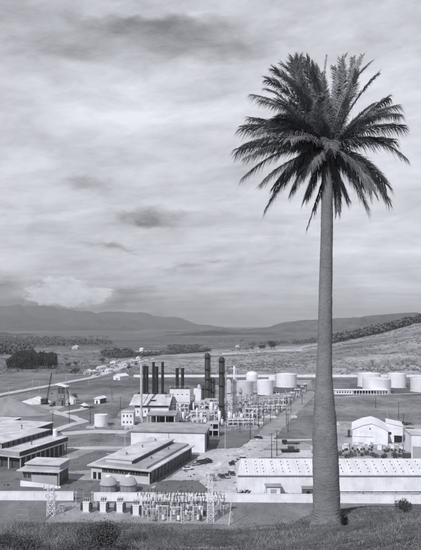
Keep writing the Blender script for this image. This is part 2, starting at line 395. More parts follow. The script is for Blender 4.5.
def strip(name, pts, w, mat, lvl):
    """a road of metric width w along photograph points"""
    c0 = [P(x, y) for x, y in pts]; c = []
    for a, b in zip(c0[:-1], c0[1:]):
        n = max(1, int((b-a).length/2.5)); c += [a.lerp(b, k/n) for k in range(n)]
    c.append(c0[-1]); L = []; Rr = []
    for i, p in enumerate(c):
        d = (c[min(i+2, len(c)-1)]-c[max(i-2, 0)]).normalized(); n = Vector((-d.y, d.x, 0))
        L.append(p+n*w/2*(1+.5*vnoise([p.x], [p.y], 4, 51)[0])); Rr.append(p-n*w/2*(1+.5*vnoise([p.x], [p.y], 4, 52)[0]))
    b = MB()
    for i in range(len(c)-1):
        b.add([(*Rr[i].xy, 0.0), (*Rr[i+1].xy, 0.0), (*L[i+1].xy, 0.0), (*L[i].xy, 0.0)], [(0, 1, 2, 3)])
    o = b.build(name, MATS[mat], None); SHEETS.append((lvl, len(SHEETS), o)); return struct(o)
# plant ground, yards, roads, lawns
sheet('ground_plant', [(118, 436), (235, 449), (262, 425), (312, 388), (312, 383), (232, 383), (180, 390), (120, 410), (112, 425)], 'plant_ground', 1)
sheet('ground_tank_yard', [(232, 399), (300, 396), (312, 380), (232, 380)], 'worn_ground', 2)
sheet('ground_bund_shade', [(350, 393.5), (425, 396), (425, 383.5), (388, 382.5), (350, 383.5)], 'dark_lawn_and_shade', 3, 1.6)  # flat dark strip: bund earth with its shadow painted in
sheet('ground_bund_shade', [(258, 396.5), (302, 390.5), (308, 385), (276, 386), (255, 393)], 'dark_lawn_and_shade', 3, 1.6)  # same painted bund shadow by the left-hand tanks
sheet('ground_oil_stain', [(212, 470), (224, 466), (230, 468), (222, 481), (208, 484)], 'oil_stain', 4, 1.8)
sheet('ground_oil_stain', [(232, 458), (246, 455), (251, 451), (240, 451), (228, 456)], 'oil_stain', 4, 1.8)
sheet('ground_worn_track', [(176, 492), (182, 492), (226, 461), (250, 446), (262, 436), (259, 436), (246, 445), (222, 460)], 'track', 4, 1.6)
sheet('ground_worn_patch', [(100, 498), (150, 496), (148, 492), (100, 491)], 'worn_ground', 5, 1.2)
sheet('ground_gravel_yard', [(45, 523), (232, 524), (231, 504), (60, 503)], 'gravel_yard', 1)
sheet('yard', [(180, 494.5), (236, 494.5), (240, 462), (264, 457), (312, 458), (312, 446), (272, 442), (276, 436), (256, 436), (240, 448), (200, 450), (196, 462), (150, 488)], 'yard_surface', 3)
sheet('road', [(276, 436.2), (283, 428), (318, 392), (309, 391), (268, 423), (256, 436.2)], 'upper_road', 3)
sheet('yard', [(66, 479), (130, 482), (150, 482), (130, 449), (66, 450)], 'worn_ground', 1)
sheet('lawn', [(158, 481), (200, 480), (212, 494.5), (150, 494.5)], 'lawn', 4)
sheet('lawn', [(206, 448), (238, 447.5), (249, 441), (253, 431), (206, 431)], 'lawn', 4)
sheet('lawn', [(66, 461), (96, 450.5), (124, 450.5), (95, 470), (66, 471)], 'lawn', 3)
sheet('lawn', [(262, 450), (276, 441), (300, 441.5), (312, 445), (312, 450)], 'worn_ground', 5)
sheet('ground_right', [(312, 458), (425, 459), (425, 425), (318, 420)], 'worn_ground', 2)
strip('road', [(60, 449), (95, 448), (131, 447.5)], 6, 'road_surface', 5)
strip('road', [(62, 434), (95, 431.5), (128, 432)], 9, 'road_surface', 5)
strip('path', [(52, 431), (70, 425), (84, 421.5), (72, 417), (50, 411)], 6.5, 'road_surface', 6)
strip('path', [(50, 412), (62, 413), (84, 409), (86, 405), (70, 404), (55, 408)], 6, 'road_surface', 7)
strip('road', [(-20, 398.6), (0, 394.5), (50, 385.5), (92, 377.5), (108, 372.5), (126, 366.5), (142, 361), (160, 357)], 9, 'road_surface', 5)
strip('path', [(-20, 401), (0, 396.8), (50, 387.4), (92, 379), (125, 374)], 5, 'dark_lawn_and_shade', 4)
sheet('ground_bare', [(92, 377), (106, 373), (131, 364), (142, 359), (132, 358.5), (112, 365), (92, 371)], 'pale_dirt', 3)
strip('road', [(250, 440.5), (312, 440)], 3.5, 'road_surface', 6)
strip('road', [(312, 400), (360, 396), (425, 393)], 5, 'worn_ground', 5)
sheet('ground_dirt', [(20, 412), (52, 413), (66, 406), (48, 404), (20, 405)], 'worn_ground', 3)
for rank, (_l, _k, o) in enumerate(sorted(SHEETS, key=lambda q: q[:2])): o.location.z = .004*(rank+1)   # every sheet 4 mm above the one below
# bare cutting along the hill's brow, lying on the slope
b = MB()
us = np.linspace(222, 302, 60)
for i in range(59):
    q = []
    for u, yy in ((us[i], 930), (us[i+1], 930), (us[i+1], 990), (us[i], 990)):
        w = 1+.25*math.sin(u*.5); x = (u-CX)/F*yy; q.append((x, yy, gz(x, yy)+.6))
    b.add(q, [(0, 1, 2, 3)])
struct(b.build('ground_bare_cutting', MATS['pale_dirt']))

# ------------------------------------------------------------------ foreground grass
bx, by = rng.uniform(-17, 19, 330000), rng.uniform(9, 42, 330000)
keep = (np.abs(bx/by) < .47); bx, by = bx[keep], by[keep]
dens = vnoise(bx, by, 1.6, 31)+vnoise(bx, by, .6, 33)*.6
keep = rng.uniform(-.9, .8, len(bx)) < dens+.25; bx, by = bx[keep], by[keep]
bz = ground(bx, by); nb = len(bx)
hh = rng.uniform(.04, .14, nb)*(1+2.6*np.clip(vnoise(bx, by, 2.3, 35)+.05, 0, 1)+1.5*(rng.uniform(0, 1, nb) > .985))*np.where(bx < -1.5, .9, .6)
ang = rng.uniform(0, 2*np.pi, nb); wd = rng.uniform(.006, .016, nb)
lx, ly = rng.normal(0, .55, nb)*hh, rng.normal(0, .55, nb)*hh
V = np.stack([np.stack([bx-np.cos(ang)*wd, by-np.sin(ang)*wd, bz-.02], -1), np.stack([bx+np.cos(ang)*wd, by+np.sin(ang)*wd, bz-.02], -1), np.stack([bx+lx, by+ly, bz+hh], -1)], 1).reshape(-1, 3)
grassm = M('dry_grass_blades', .20, .85, .55, .45, fine=.3, fscale=3.5, coord='World')
struct(np_mesh('grass', V, np.arange(nb*3).reshape(-1, 3), grassm, False), 'stuff')

# ------------------------------------------------------------------ palm
PY = 25.0
pb = at(326.5, PY); pb.z = gz(pb.x, PY)
palm = thing('palm_tree', 'tall single palm with thick grey trunk on the hill brow', 'palm tree', pb)
def pw(px, py, d=0.0):
    Y = PY+d; return Vector(((px-CX)/F*Y, Y, zh(py, Y)))-pb
rings = [(526, 326.8, 31), (519, 326.8, 28.8), (513, 326.7, 27.6), (505, 326.5, 27), (490, 326.2, 26), (470, 325.8, 25.6), (450, 325.3, 25), (430, 324.8, 23.6), (415, 324.6, 21.8), (400, 324.3, 19.6), (385, 324.1, 17.4), (370, 324.1, 15.8), (355, 324.5, 14.8), (340, 325, 14.2), (315, 325.3, 13.6), (290, 325.6, 13.2), (265, 326.1, 12.6), (245, 326.5, 12.2), (220, 326.9, 11.8), (200, 327.1, 11.4), (180, 327.3, 11.2), (168, 327.4, 12.6), (158, 327.4, 13.5), (148, 327.4, 12)]
tv = []; tf = []; n = 40
rows = np.arange(526, 147.5, -.8)
rc_ = np.interp(-rows, [-r[0] for r in rings], [r[1] for r in rings]); rw = np.interp(-rows, [-r[0] for r in rings], [r[2] for r in rings])
for k, (yy, c, w) in enumerate(zip(rows, rc_, rw)):
    ctr = pw(c, yy); rad = w/2*PY/F
    scar = 1+.004*math.sin(k*math.pi*2/3.0)+.006*random.uniform(-1, 1)+.02*vnoise([k*1.0], [3.0], 9, 4)[0]
    for i in range(n):
        a = 2*math.pi*i/n
        rr = rad*scar*(1+.055*vnoise([math.cos(a)*3+8], [math.sin(a)*3+k*.12], 1, 5)[0]+.016*random.uniform(-1, 1))
        if yy > 505: rr *= 1+.10*((yy-505)/20)**2*math.sin(a*6+1)+.05*((yy-505)/20)*random.uniform(-1, 1)
        tv.append((ctr.x+rr*math.cos(a), ctr.y+rr*math.sin(a), ctr.z))
m_ = len(rows)
for k in range(m_-1):
    for i in range(n):
        j = (i+1) % n; tf.append((k*n+i, k*n+j, k*n+n+j, k*n+n+i))
def trunk_mat():
    m = bpy.data.materials.new('ringed_palm_bark'); m.use_nodes = True; t = m.node_tree; b = t.nodes['Principled BSDF']
    b.inputs['Roughness'].default_value = .9; b.inputs['Specular IOR Level'].default_value = .15
    c = t.nodes.new('ShaderNodeTexCoord'); mp = t.nodes.new('ShaderNodeMapping'); mp.inputs['Scale'].default_value = (1, 1, 9); t.links.new(c.outputs['Object'], mp.inputs[0])
    ring = noise(t, mp.outputs[0], 2.6, 6, .65); blot = noise(t, c.outputs['Object'], .8, 5, .6); fine = noise(t, c.outputs['Object'], 14, 5, .7)
    k = (ring-.5)*.45+(blot-.5)*1.1+(fine-.5)*1.2+1.0
    t.links.new(tinted(t, (k*.215).clamp(.03, .5)), b.inputs['Base Color'])
    bn = t.nodes.new('ShaderNodeBump'); bn.inputs['Strength'].default_value = .45; bn.inputs['Distance'].default_value = .03
    t.links.new((ring*.35+fine*.7).k, bn.inputs['Height']); t.links.new(bn.outputs[0], b.inputs['Normal']); return m
tb = MB(); tb.add(tv, tf, True); tb.build('trunk', trunk_mat(), palm)
frondm = M('palm_frond_green', .25, .36, .3, 1.2, fine=.25, fscale=9, spec=.7)
frondpale = M('palm_frond_pale', .33, .5, .3, 1.2, fine=.25, fscale=9, spec=.4)
frondead = M('dead_frond', .07, .9, .3, 2)
for fm in (frondm, frondpale):   # leaflets let some light through
    t = fm.node_tree; pb_ = t.nodes['Principled BSDF']; tr = t.nodes.new('ShaderNodeBsdfTranslucent'); mx = t.nodes.new('ShaderNodeMixShader'); mx.inputs[0].default_value = .38
    t.links.new(pb_.inputs['Base Color'].links[0].from_socket, tr.inputs['Color']); o_ = [q for q in t.nodes if q.type == 'OUTPUT_MATERIAL'][0]
    t.links.new(pb_.outputs[0], mx.inputs[1]); t.links.new(tr.outputs[0], mx.inputs[2]); t.links.new(mx.outputs[0], o_.inputs['Surface'])
def frond(tip, arch, mat=None, name='frond', L=.62, nleaf=235, sag=.22, root=None, seed=0, ragged=.12, t0=.1):
    g = random.Random(seed)
    p0 = root or Vector((g.uniform(-.18, .18), g.uniform(-.18, .18), 0))+pw(327.4, 150)
    p2 = tip; d = p2-p0; ln = d.length
    p1 = p0+d*.5+Vector((0, 0, arch*ln))
    p1 = p1+Vector((g.uniform(-.16, .16), g.uniform(-.16, .16), g.uniform(-.1, .12)))*ln
    b = MB(); S = 22; pts = []
    for i in range(S+1):
        t = i/S; pts.append(p0*(1-t)**2+p1*2*t*(1-t)+p2*t*t)
    for i in range(S):
        r0 = .035*(1-i/S)+.006; b.tube(pts[i], pts[i+1], r0, .035*(1-(i+1)/S)+.005, n=5)
    roll = g.uniform(-.5, .5)
    for k in range(nleaf):
        t = t0+(1-t0)*(k+.5)/nleaf
        c = p0*(1-t)**2+p1*2*t*(1-t)+p2*t*t
        tg = ((p1-p0)*(1-t)+(p2-p1)*t).normalized()
        up = Vector((0, 0, 1))
        sd = tg.cross(up)
        if sd.length < .35: sd = tg.cross(Vector((.3, 1, 0)))
        sd.normalize(); nm = sd.cross(tg).normalized()
        sd, nm = (sd*math.cos(roll)+nm*math.sin(roll)), (nm*math.cos(roll)-sd*math.sin(roll))
        env = (min(1, (t-t0)/.15+.3))*(1-max(0, (t-.8)/.2)*.25)
        for sg in (-1, 1):
            if g.random() < ragged: continue
            l = L*env*g.uniform(.75, 1.12)
            fw = .75+.85*t*t+g.uniform(-.22, .22)
            dr = (tg*fw+sd*sg*(1.0-.25*t)+nm*(.28+g.uniform(-.2, .2))).normalized()
            q1 = c+dr*l*.5-up*sag*l*.25+Vector((g.uniform(-.02, .02),)*3); q2 = c+dr*l*.96-up*sag*l*g.uniform(.6, 1.9)
            w = .0135*(.7+.5*env); wv = dr.cross(nm+Vector((g.uniform(-.6, .6), g.uniform(-.6, .6), g.uniform(-.6, .6)))).normalized()*w
            b.add([c-wv*.5, c+wv*.5, q1+wv, q1-wv, q2+wv*.15, q2-wv*.15], [(0, 1, 2, 3), (3, 2, 4, 5)])
    return b.build(name, mat or frondm, palm)
# (tip px, tip py, depth, arch, width)
FR = [(275, 70, -.2, .17, .66), (283, 65, .5, .15, .66), (294, 60, -.5, .14, .66), (303, 63, .2, .10, .6), (286, 78, -.9, .16, .6), (311, 70, -.9, .08, .55), (299, 58.5, .1, .12, .62), (307, 59.5, -.3, .09, .6), (316, 66, .5, .05, .5), (321, 76, -.7, .03, .5), (334, 67, .6, .02, .45), (341, 60, -.4, .03, .46), (378, 74, .7, .08, .45), (290, 66, .8, .16, .62), (268, 80, .2, .15, .62),
      (346, 55, .2, .03, .42), (353, 58, .8, .03, .4), (362, 56, -.2, .05, .42), (371, 62, .3, .06, .42), (357, 72, -.8, .04, .4),
      (388, 98, .4, .14, .6), (396, 106, -.3, .17, .6), (402, 126, .2, .17, .62), (403, 156, -.3, .24, .62), (392, 140, -.9, .2, .6), (398, 115, 1.0, .17, .55), (384, 112, -1.2, .16, .55),
      (385, 184, .1, .33, .6), (387, 199, .6, .36, .58), (367, 207, -.4, .36, .55), (372, 190, -.9, .36, .55), (347, 198, -.6, .34, .45), (338, 211, .3, .34, .34), (361, 186, .9, .36, .5),
      (306, 199, -.4, .34, .42), (293, 190, .2, .3, .48), (267, 207, -.2, .26, .54), (299, 178, -.9, .34, .5), (275, 186, .7, .26, .5),
      (246, 175, .1, .22, .6), (264, 181, -.6, .24, .56), (239, 149, .3, .17, .62), (247, 157, -.5, .2, .6), (260, 150, -1.0, .2, .6),
      (243, 127, 0, .14, .64), (250, 118, .8, .13, .6), (254, 95, -.2, .14, .66), (262, 101, .6, .14, .62), (258, 132, -1.0, .16, .6), (268, 90, .9, .13, .6), (272, 120, -1.4, .18, .55)]
for i, (x, y, d, ar, L) in enumerate(FR):
    mt = frondpale if (i in (6, 15, 17, 21, 27, 29)) else frondm
    frond(pw(x, y, d), ar, mt, L=L*1.10, seed=100+i, sag=.48 if y > 92 else .26)
g = random.Random(5)
for i in range(15):   # fronds that point to and from the viewer
    a = R(g.uniform(-60, 60)+(180 if i % 2 else 0)); el = g.uniform(-.25, .75); ln = g.uniform(2.6, 3.5)
    if i % 2: a += 0
    tip = pw(327.4, 148)+Vector((math.sin(a)*ln*math.cos(el), math.cos(a)*ln*math.cos(el)*(.95), math.sin(el)*ln-.15))
    frond(tip, .16+.16*(el < .2), frondpale if i % 6 == 3 else frondm, L=.62, seed=300+i, sag=.3)
sp_ = frond(pw(326.5, 55, .0), .0, frondm, name='spear_leaf', L=.16, nleaf=60, sag=0, seed=77)
frond(pw(307, 228, -.2), .3, frondead, name='dead_frond', L=.2, nleaf=110, sag=.8, seed=78)
b = MB(); g = random.Random(9)   # stubs of shed leaves round the crown base
for i in range(110):
    a = g.uniform(0, 6.283); z = g.uniform(0, 1); c = pw(327.4, 172-z*26); r0 = .26
    d = Vector((math.cos(a), math.sin(a), 0)); p = c+d*r0*.8; q = c+d*(r0+g.uniform(.06, .22))+Vector((0, 0, g.uniform(.1, .32)))
    b.tube(p, q, .05, .025, n=4)
b.build('leaf_base', M('old_leaf_base', .06, .95, .4, 3), palm)
# sprout of dark leaves at the palm's foot, shrubs on the brow
def shrub(name, label, loc, rad, n, size, mat, seed, group=None, stems=6, sub=3):
    t = thing(name, label, 'shrub', loc, 0, group)
    b = MB(); g = random.Random(seed)
    for i in range(sub):
        c = (g.uniform(-.5, .5)*rad[0], g.uniform(-.4, .4)*rad[1], rad[2]*g.uniform(.45, .75)); k = g.uniform(.5, .85)
        b.leaves(c, (rad[0]*k, rad[1]*k, rad[2]*k*.75), n//sub, size, seed=seed*7+i)
    b.build('foliage', mat, t)
    b = MB()
    for i in range(stems):
        a = g.uniform(0, 6.28); b.tube((0, 0, -.05), (math.cos(a)*rad[0]*.55, math.sin(a)*rad[1]*.55, rad[2]*.7), max(.012, rad[2]*.025), n=4)
    b.build('stem', bark, t); return t
def onhill(px, py):
    """where the sight line through px, py meets the hill"""
    Y = 8.0
    while Y < 80:
        x = (px-CX)/F*Y
        if gz(x, Y) >= zh(py, Y): break
        Y += .05
    return Vector((x, Y, gz(x, Y)))
p = onhill(342.5, 525.5)
shrub('seedling_plant', 'small dark leafy plant growing at the foot of the palm trunk', p+Vector((.05, -.1, 0)), (.17, .17, .42), 420, .03, M('very_dark_foliage', .02, .8, .3, 2), 4)
shrub('shrub', 'round dark shrub on the brow near the right edge of the field', onhill(405, 512.5), (.42, .35, .46), 2600, .02, leafmid, 11, sub=4)
shrub('shrub', 'broad bush in the foreground below the white transformers', onhill(106, 549), (.72, .55, .66), 5200, .021, leafmid, 12, sub=6)
shrub('shrub', 'low shrub at the bottom of the slope left of the broad bush', onhill(28, 549), (.45, .4, .3), 1600, .018, leafmid, 13, sub=4)
shrub('shrub', 'small pale tussock halfway up the slope left of the broad bush', onhill(72, 535), (.4, .3, .2), 1000, .018, M('pale_scrub_foliage', .17, .9, .3, 1), 15)
shrub('shrub', 'ragged low bush in the bottom left corner of the slope', onhill(6, 547), (.45, .4, .33), 1700, .018, leafmid, 16, sub=4)
shrub('shrub', 'low weed clump on the slope right of the broad bush', onhill(138, 544), (.45, .4, .3), 1600, .018, leafmid, 17, sub=4)
b = MB(); g = random.Random(33)
for i in range(230):
    px = g.uniform(0, 250) if g.random() < .72 else g.uniform(250, 421); py = g.uniform(529 if px < 260 else 514, 553)
    p = onhill(px, py); k = g.uniform(.12, .34); b.leaves((p.x, p.y, p.z+k*.4), (k*1.2, k, k*.7), int(130*k/.2), .016, seed=1000+i)
struct(b.build('weeds', leafmid), 'stuff')

# ------------------------------------------------------------------ buildings
def bldg(name, label, cat, loc, deg, group=None): return thing(name, label, cat, (loc[0], loc[1], loc[2] if len(loc) > 2 else 0), R(deg), group)
def bx_(name, mat, par, *d, bev=0.0):
    o = MB().box(*d).build(name, mat, par)
    if bev: bevel(o, bev, 1)
    return o
def windows(par, face, a0, a1, n, z0, z1, pos, w=.75, mat=glass, fmat=lightgrey, name='window', sill=True):
    """n windows along a wall; face 'x' = wall at x=pos (normal +x), 'y' = wall at y=pos (normal -y)"""
    st = (a1-a0)/n
    for i in range(n):
        c0 = a0+st*i+st*(1-w)/2; c1 = c0+st*w
        fr = MB(); gl = MB(); t = .07
        def put(b, u0, u1, v0, v1, d0, d1):
            if face == 'x': b.box(pos+d0, pos+d1, u0, u1, v0, v1)
            else: b.box(u0, u1, pos-d1, pos-d0, v0, v1)
        for (u0, u1, v0, v1) in ((c0, c1, z0, z0+t), (c0, c1, z1-t, z1), (c0, c0+t, z0+t, z1-t), (c1-t, c1, z0+t, z1-t), ((c0+c1)/2-t/2, (c0+c1)/2+t/2, z0+t, z1-t)):
            put(fr, u0, u1, v0, v1, .004, .07)
        put(gl, c0+t, c1-t, z0+t, z1-t, .006, .03)
        o = fr.build(name, fmat, par); gl.build('pane', mat, o)
# -- the long stepped building in the middle foreground
b1 = bldg('workshop_building', 'long flat stepped-roof building behind the twin tanks with its dark side to the paved yard', 'building', (-20.4, 188.4), -19)
bx_('wall', darkwall, b1, -24, -1.0, 1.2, 41.6, 0, 4.6)  # dark colour puts the side wall's shade into the paint
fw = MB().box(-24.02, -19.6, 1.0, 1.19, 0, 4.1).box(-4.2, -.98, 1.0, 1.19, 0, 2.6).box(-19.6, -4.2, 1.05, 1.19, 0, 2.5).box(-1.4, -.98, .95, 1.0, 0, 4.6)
fw.build('front_panel', offwhite, b1)
windows(b1, 'y', -19.4, -4.4, 7, 2.7, 4.2, 1.2, .86)
for d0, w in ((-23.2, 1.3), (-21.2, 1.2)):
    bx_('door', voidm, b1, d0, d0+w, .96, .995, .02, 2.5)
for i in range(13):
    y = 2.2+i*3.1
    bx_('pilaster', midgrey, b1, -.998, -.72, y, y+.35, 0, 4.6)
windows(b1, 'x', 2.7, 41.2, 12, 1.6, 3.9, -.995, .74, fmat=midgrey)
r1 = MB().box(-25.2, 0, 0, 42.3, 4.62, 5.0).build('roof', roofpale, b1)
bx_('roof_step', roofgrey, b1, -22.5, -2.3, 1.6, 41.6, 5.0, 5.85)
bx_('roof_step', darkwall, b1, -19, -8.8, 3.3, 40.4, 5.85, 7.15)
windows(b1, 'x', 3.6, 40.2, 15, 6.0, 7.0, -8.798, .9, fmat=midgrey)
bx_('roof_step', offwhite, b1, -19.2, -8.9, 3.05, 3.29, 5.86, 7.1)
bx_('monitor_roof', roofpale, b1, -19.6, -8.3, 2.7, 41.0, 7.15, 7.45)
bx_('gutter', offwhite, b1, -25.3, -19.7, 14.0, 14.25, 5.86, 5.96)
bx_('roof_seam', offwhite, b1, -19.4, -8.4, 16.0, 16.3, 7.452, 7.52)
bx_('roof_seam', offwhite, b1, -8.2, -2.35, 16.0, 16.3, 5.852, 5.91)
for (x, y, z) in ((-14, 9, 7.45), (-14, 22, 7.45), (-14, 34, 7.45), (-5.5, 12, 5.85), (-5.5, 28, 5.85)):
    v = MB().cyl(x, y, z, z+.7, .22, .22, 10).build('roof_vent', midgrey, b1); MB().cyl(x, y, z+.7, z+.95, .42, .25, 10).build('cowl', darkwall, v)
# -- small annex at the left
b2 = bldg('office_annex', 'small two-tier flat-roofed building with grey front behind the left white wall', 'building', (-52.0, 187.2), -9)
bx_('wall', midgrey, b2, -12.8, 0, 0, 8.6, 0, 5.0)
bx_('side_shade', darkwall, b2, .004, .12, .1, 8.5, 0, 4.98)  # dark panel paints the shade on the right-hand face
bx_('front_panel', lightgrey, b2, -9.4, -.2, -.10, -.004, .2, 3.6)
windows(b2, 'y', -12.6, -9.6, 2, 2.4, 4.3, 0, .85)
windows(b2, 'y', -9.3, -.3, 6, 3.75, 4.75, 0, .9)
windows(b2, 'x', .5, 8.2, 4, 1.6, 4.2, .12, .8, fmat=midgrey)
bx_('roof', roofpale, b2, -14.4, 1.1, -1.3, 9.4, 5.0, 5.35)
bx_('upper_storey', lightgrey, b2, -11.6, .4, .8, 9.0, 5.35, 7.1)
bx_('roof', roofpale, b2, -12.3, .7, .2, 9.3, 7.1, 7.45)
bx_('post', offwhite, b2, .75, .95, -1.0, -.8, 0, 5.0)
lw = MB().prism([(-12.9, 0), (1.6, 0), (1.6, .5), (-3, 1.1), (-12.9, 1.9)], -1.0, -.7)
tag(lw.build('garden_wall', whitewall), 'low white sloping wall along the front of the small two-tier building', 'wall'); o = bpy.data.objects['garden_wall']; o.location = b2.location; o.location.y -= .6; o.rotation_euler = b2.rotation_euler
# -- long three-tier building at the left edge
b3 = bldg('warehouse_building', 'long three-tier flat-roofed building with rows of dark clerestory windows at the left edge', 'building', (-71.9, 208), -21)
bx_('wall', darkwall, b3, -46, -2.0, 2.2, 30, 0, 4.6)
for i in range(11):
    bx_('column', lightgrey, b3, -.75, -.35, .6+i*2.9, .95+i*2.9, 0, 4.6)
for i in range(9): bx_('column', offwhite, b3, -6.2-i*5, -5.75-i*5, .4, .8, 0, 4.6)
windows(b3, 'x', 2.6, 29.6, 12, .9, 4.2, -1.996, .8, fmat=midgrey)
bx_('roof', roofpale, b3, -47, 0, 0, 31.5, 4.62, 4.98)
bx_('parapet', darkwall, b3, -46.5, -.9, .8, 31.2, 4.98, 6.7)
bx_('parapet_face', roofgrey, b3, -46.5, -.95, .6, .79, 4.99, 6.65)
bx_('upper_roof', roofpale, b3, -46.8, -.6, .5, 31.4, 6.7, 6.92)
bx_('clerestory', voidm, b3, -46, -10.6, 2.2, 30.2, 6.92, 9.2)
windows(b3, 'x', 2.5, 30, 9, 7.05, 9.1, -10.598, .72, fmat=lightgrey)
bx_('clerestory_face', roofgrey, b3, -46, -10.62, 2.0, 2.19, 6.93, 9.2)
bx_('top_roof', roofpale, b3, -47, -9.4, 1.4, 31.0, 9.2, 9.5)
for (x, y, z) in ((-4.6, 12, 6.92), (-22, 27, 9.5)):
    v = MB().cyl(x, y, z, z+1.5, .28, .28, 10).build('roof_vent', midgrey, b3); MB().cyl(x, y, z+1.5, z+1.75, .45, .3, 10).build('cowl', darkwall, v)
MB().tube((-1.0, 10.2, 6.93), (-.6, 10.9, 4.99), .08).build('drain_pipe', offwhite, b3)
MB().tube((-1.0+.12, 10.2, 5.0), (-.1, 10.4, 5.0), .05).build('drain_outlet', offwhite, b3)
t = thing('roof_tank', 'small pale upright tank standing on the end of the long three-tier roof', 'tank', b3.matrix_world @ Vector((0, 0, 0)))
bpy.context.view_layer.update(); t.location = b3.matrix_world @ Vector((-5.6, 28.6, 6.92))
MB().lathe([(.95, 0), (.95, 2.9), (.5, 3.25), (.1, 3.35)]).build('shell', tankwhite, t); MB().lathe([(1.0, .2), (1.0, .32)]).build('band', steel, t)
b4 = bldg('storage_shed', 'pale flat-roofed shed behind the long three-tier building', 'building', (-83.5, 263), -14)
bx_('wall', darkwall, b4, -26, -.6, .6, 16.4, 0, 5.4); bx_('roof', roofpale, b4, -27, 0, 0, 17, 5.4, 5.75); windows(b4, 'x', 1, 16, 5, 2, 4.6, -.598, .7, fmat=midgrey)
b5 = bldg('storage_shed', 'low dark-sided shed roof at the left edge beside the gravel heap', 'building', (-103.5, 283), -14)
bx_('wall', darkwall, b5, -18, -.5, .5, 11, 0, 5.2); bx_('roof', roofpale, b5, -18.6, 0, 0, 11.5, 5.2, 5.5); bx_('door', voidm, b5, -.498, -.45, 3, 6, 0, 3.4)
# -- big compressor hall
b6 = bldg('compressor_hall', 'big plain white-fronted hall with low grey roof behind the stepped-roof building', 'building', (-2.5, 237.2), -6)
bx_('wall', whitewall, b6, -32.5, 0, 0, 18, 0, 8.6)
ed = MB().prism([(.012, 0), (.012, 8.6)], 0, 18) if False else MB().box(.004, .16, .25, 17.8, 0, 8.5)
ed.build('end_panel', midgrey, b6)  # grey panel over the right end, darker than the front
bx_('door', voidm, b6, .17, .24, 6.2, 11.6, .02, 6.4); bx_('door', darkwall, b6, .17, .24, 12.6, 16.6, .02, 5.2)
MB().prism([(-33.1, 8.6), (-33.1, 8.75), (-32, 9.1), (-17, 9.5), (-1, 9.1), (.7, 8.75), (.7, 8.6)], -.7, 18.7).build('roof', roofgrey, b6)
bx_('downpipe', midgrey, b6, -15.8, -15.66, -.16, -.02, 0, 8.5)
# -- long whitewashed store along the wall
b7 = bldg('long_store', 'very long low white store with a speckled roof just inside the white boundary wall', 'building', (8.7, 179.5), 0)
LW = 69.0
bx_('wall', whitewall, b7, .3, LW, .4, 15, 0, 6.0)
MB().add([(0, -.1, 5.95), (LW+.5, -.1, 5.95), (LW-1.5, 7.7, 9.4), (1.8, 7.7, 9.4), (0, 15.5, 5.95), (LW+.5, 15.5, 5.95), (0, -.1, 6.12), (LW+.5, -.1, 6.12), (LW-1.5, 7.7, 9.57), (1.8, 7.7, 9.57), (0, 15.5, 6.12), (LW+.5, 15.5, 6.12)],
         [(6, 7, 8, 9), (9, 8, 11, 10), (7, 11, 8), (6, 9, 10), (0, 1, 7, 6), (5, 4, 10, 11), (1, 5, 11, 7), (4, 0, 6, 10), (0, 4, 5, 1)]).build('roof', storeroof, b7)
bx_('eave_gutter', lightgrey, b7, -.1, LW+.6, -.22, -.11, 5.86, 6.02)
vm = None
gg = random.Random(3)
for i in range(23):
    for j in range(4):
        x = 3.3+i*2.86+.22*math.sin(i*2.3)+(.35 if i % 3 == 1 else 0)-j*.08; y = 1.35+j*1.62
        if x > LW-2.4: continue
        z = 6.12+(y+.1)/7.8*3.45
        if vm is None: vm = MB().box(-.13, .13, -.16, .16, -.1, .16).mesh('roof_vent', voidm)
        o = bpy.data.objects.new('roof_vent', vm); COL.objects.link(o); o.parent = b7; o.location = (x, y, z)
ln = bldg('loading_shelter', 'white framed porch shelter against the front of the long speckled-roof store', 'shelter', (17.8, 175.6), 0)
bx_('panel', whitewall, ln, .25, 4.5, .3, 3.2, 0, 3.1); bx_('roof', roofgrey, ln, -.3, 5.0, -.1, 3.4, 3.3, 3.5)
for x in (.02, 4.65): bx_('post', midgrey, ln, x, x+.12, .05, .18, 0, 3.3)
MB().tube((4.8, .1, 3.2), (6.2, .1, 0), .06).build('brace', midgrey, ln); MB().tube((-.1, .1, 3.2), (-.9, .1, 0), .06).build('brace', midgrey, ln)
bx_('door', lightgrey, ln, 1.4, 3.3, .24, .295, .05, 2.5); bx_('beam', midgrey, ln, 0, 4.8, .06, .16, 3.12, 3.3)
hb = bldg('dark_hut', 'low dark hut in front of the long white store left of the palm trunk', 'hut', (29.6, 175.3), 0)
bx_('wall', M('dark_grey_render', .14, .9, .2, .5), hb, 0, 7.6, 0, 3, 0, 2.7); bx_('roof', midgrey, hb, -.2, 7.8, -.2, 3.1, 2.7, 2.85); bx_('door', voidm, hb, 1, 2.1, -.05, -.004, 0, 2.1)
st = tag(MB().box(0, 5.6, 0, 1.2, 0, .8).box(0.4, 1.2, .1, 1.0, .8, 1.3).box(2.6, 3.4, .1, 1.1, .8, 1.1).build('stacked_planks', midgrey), 'low grey stack of planks left of the low dark hut', 'planks'); st.location = (23.6, 175.5, 0)
tag(MB().leaves((0, 0, 1.0), (1.9, 1.2, 1.1), 420, .2, seed=5).build('shrub', leafdark), 'dark round shrub by the left end of the long white store', 'shrub').location = (11.2, 176.6, 0)
pl = thing('pipeline', 'dark pipe on low supports running along the foot of the long white store', 'pipe', (36, 176.5, 0))
MB().tube((0, 0, 1.45), (48, 0, 1.45), .17).build('pipe', darksteel, pl)
for i in range(13): bx_('support', concrete, pl, i*3.9, i*3.9+.3, -.2, .2, 0, 1.28)
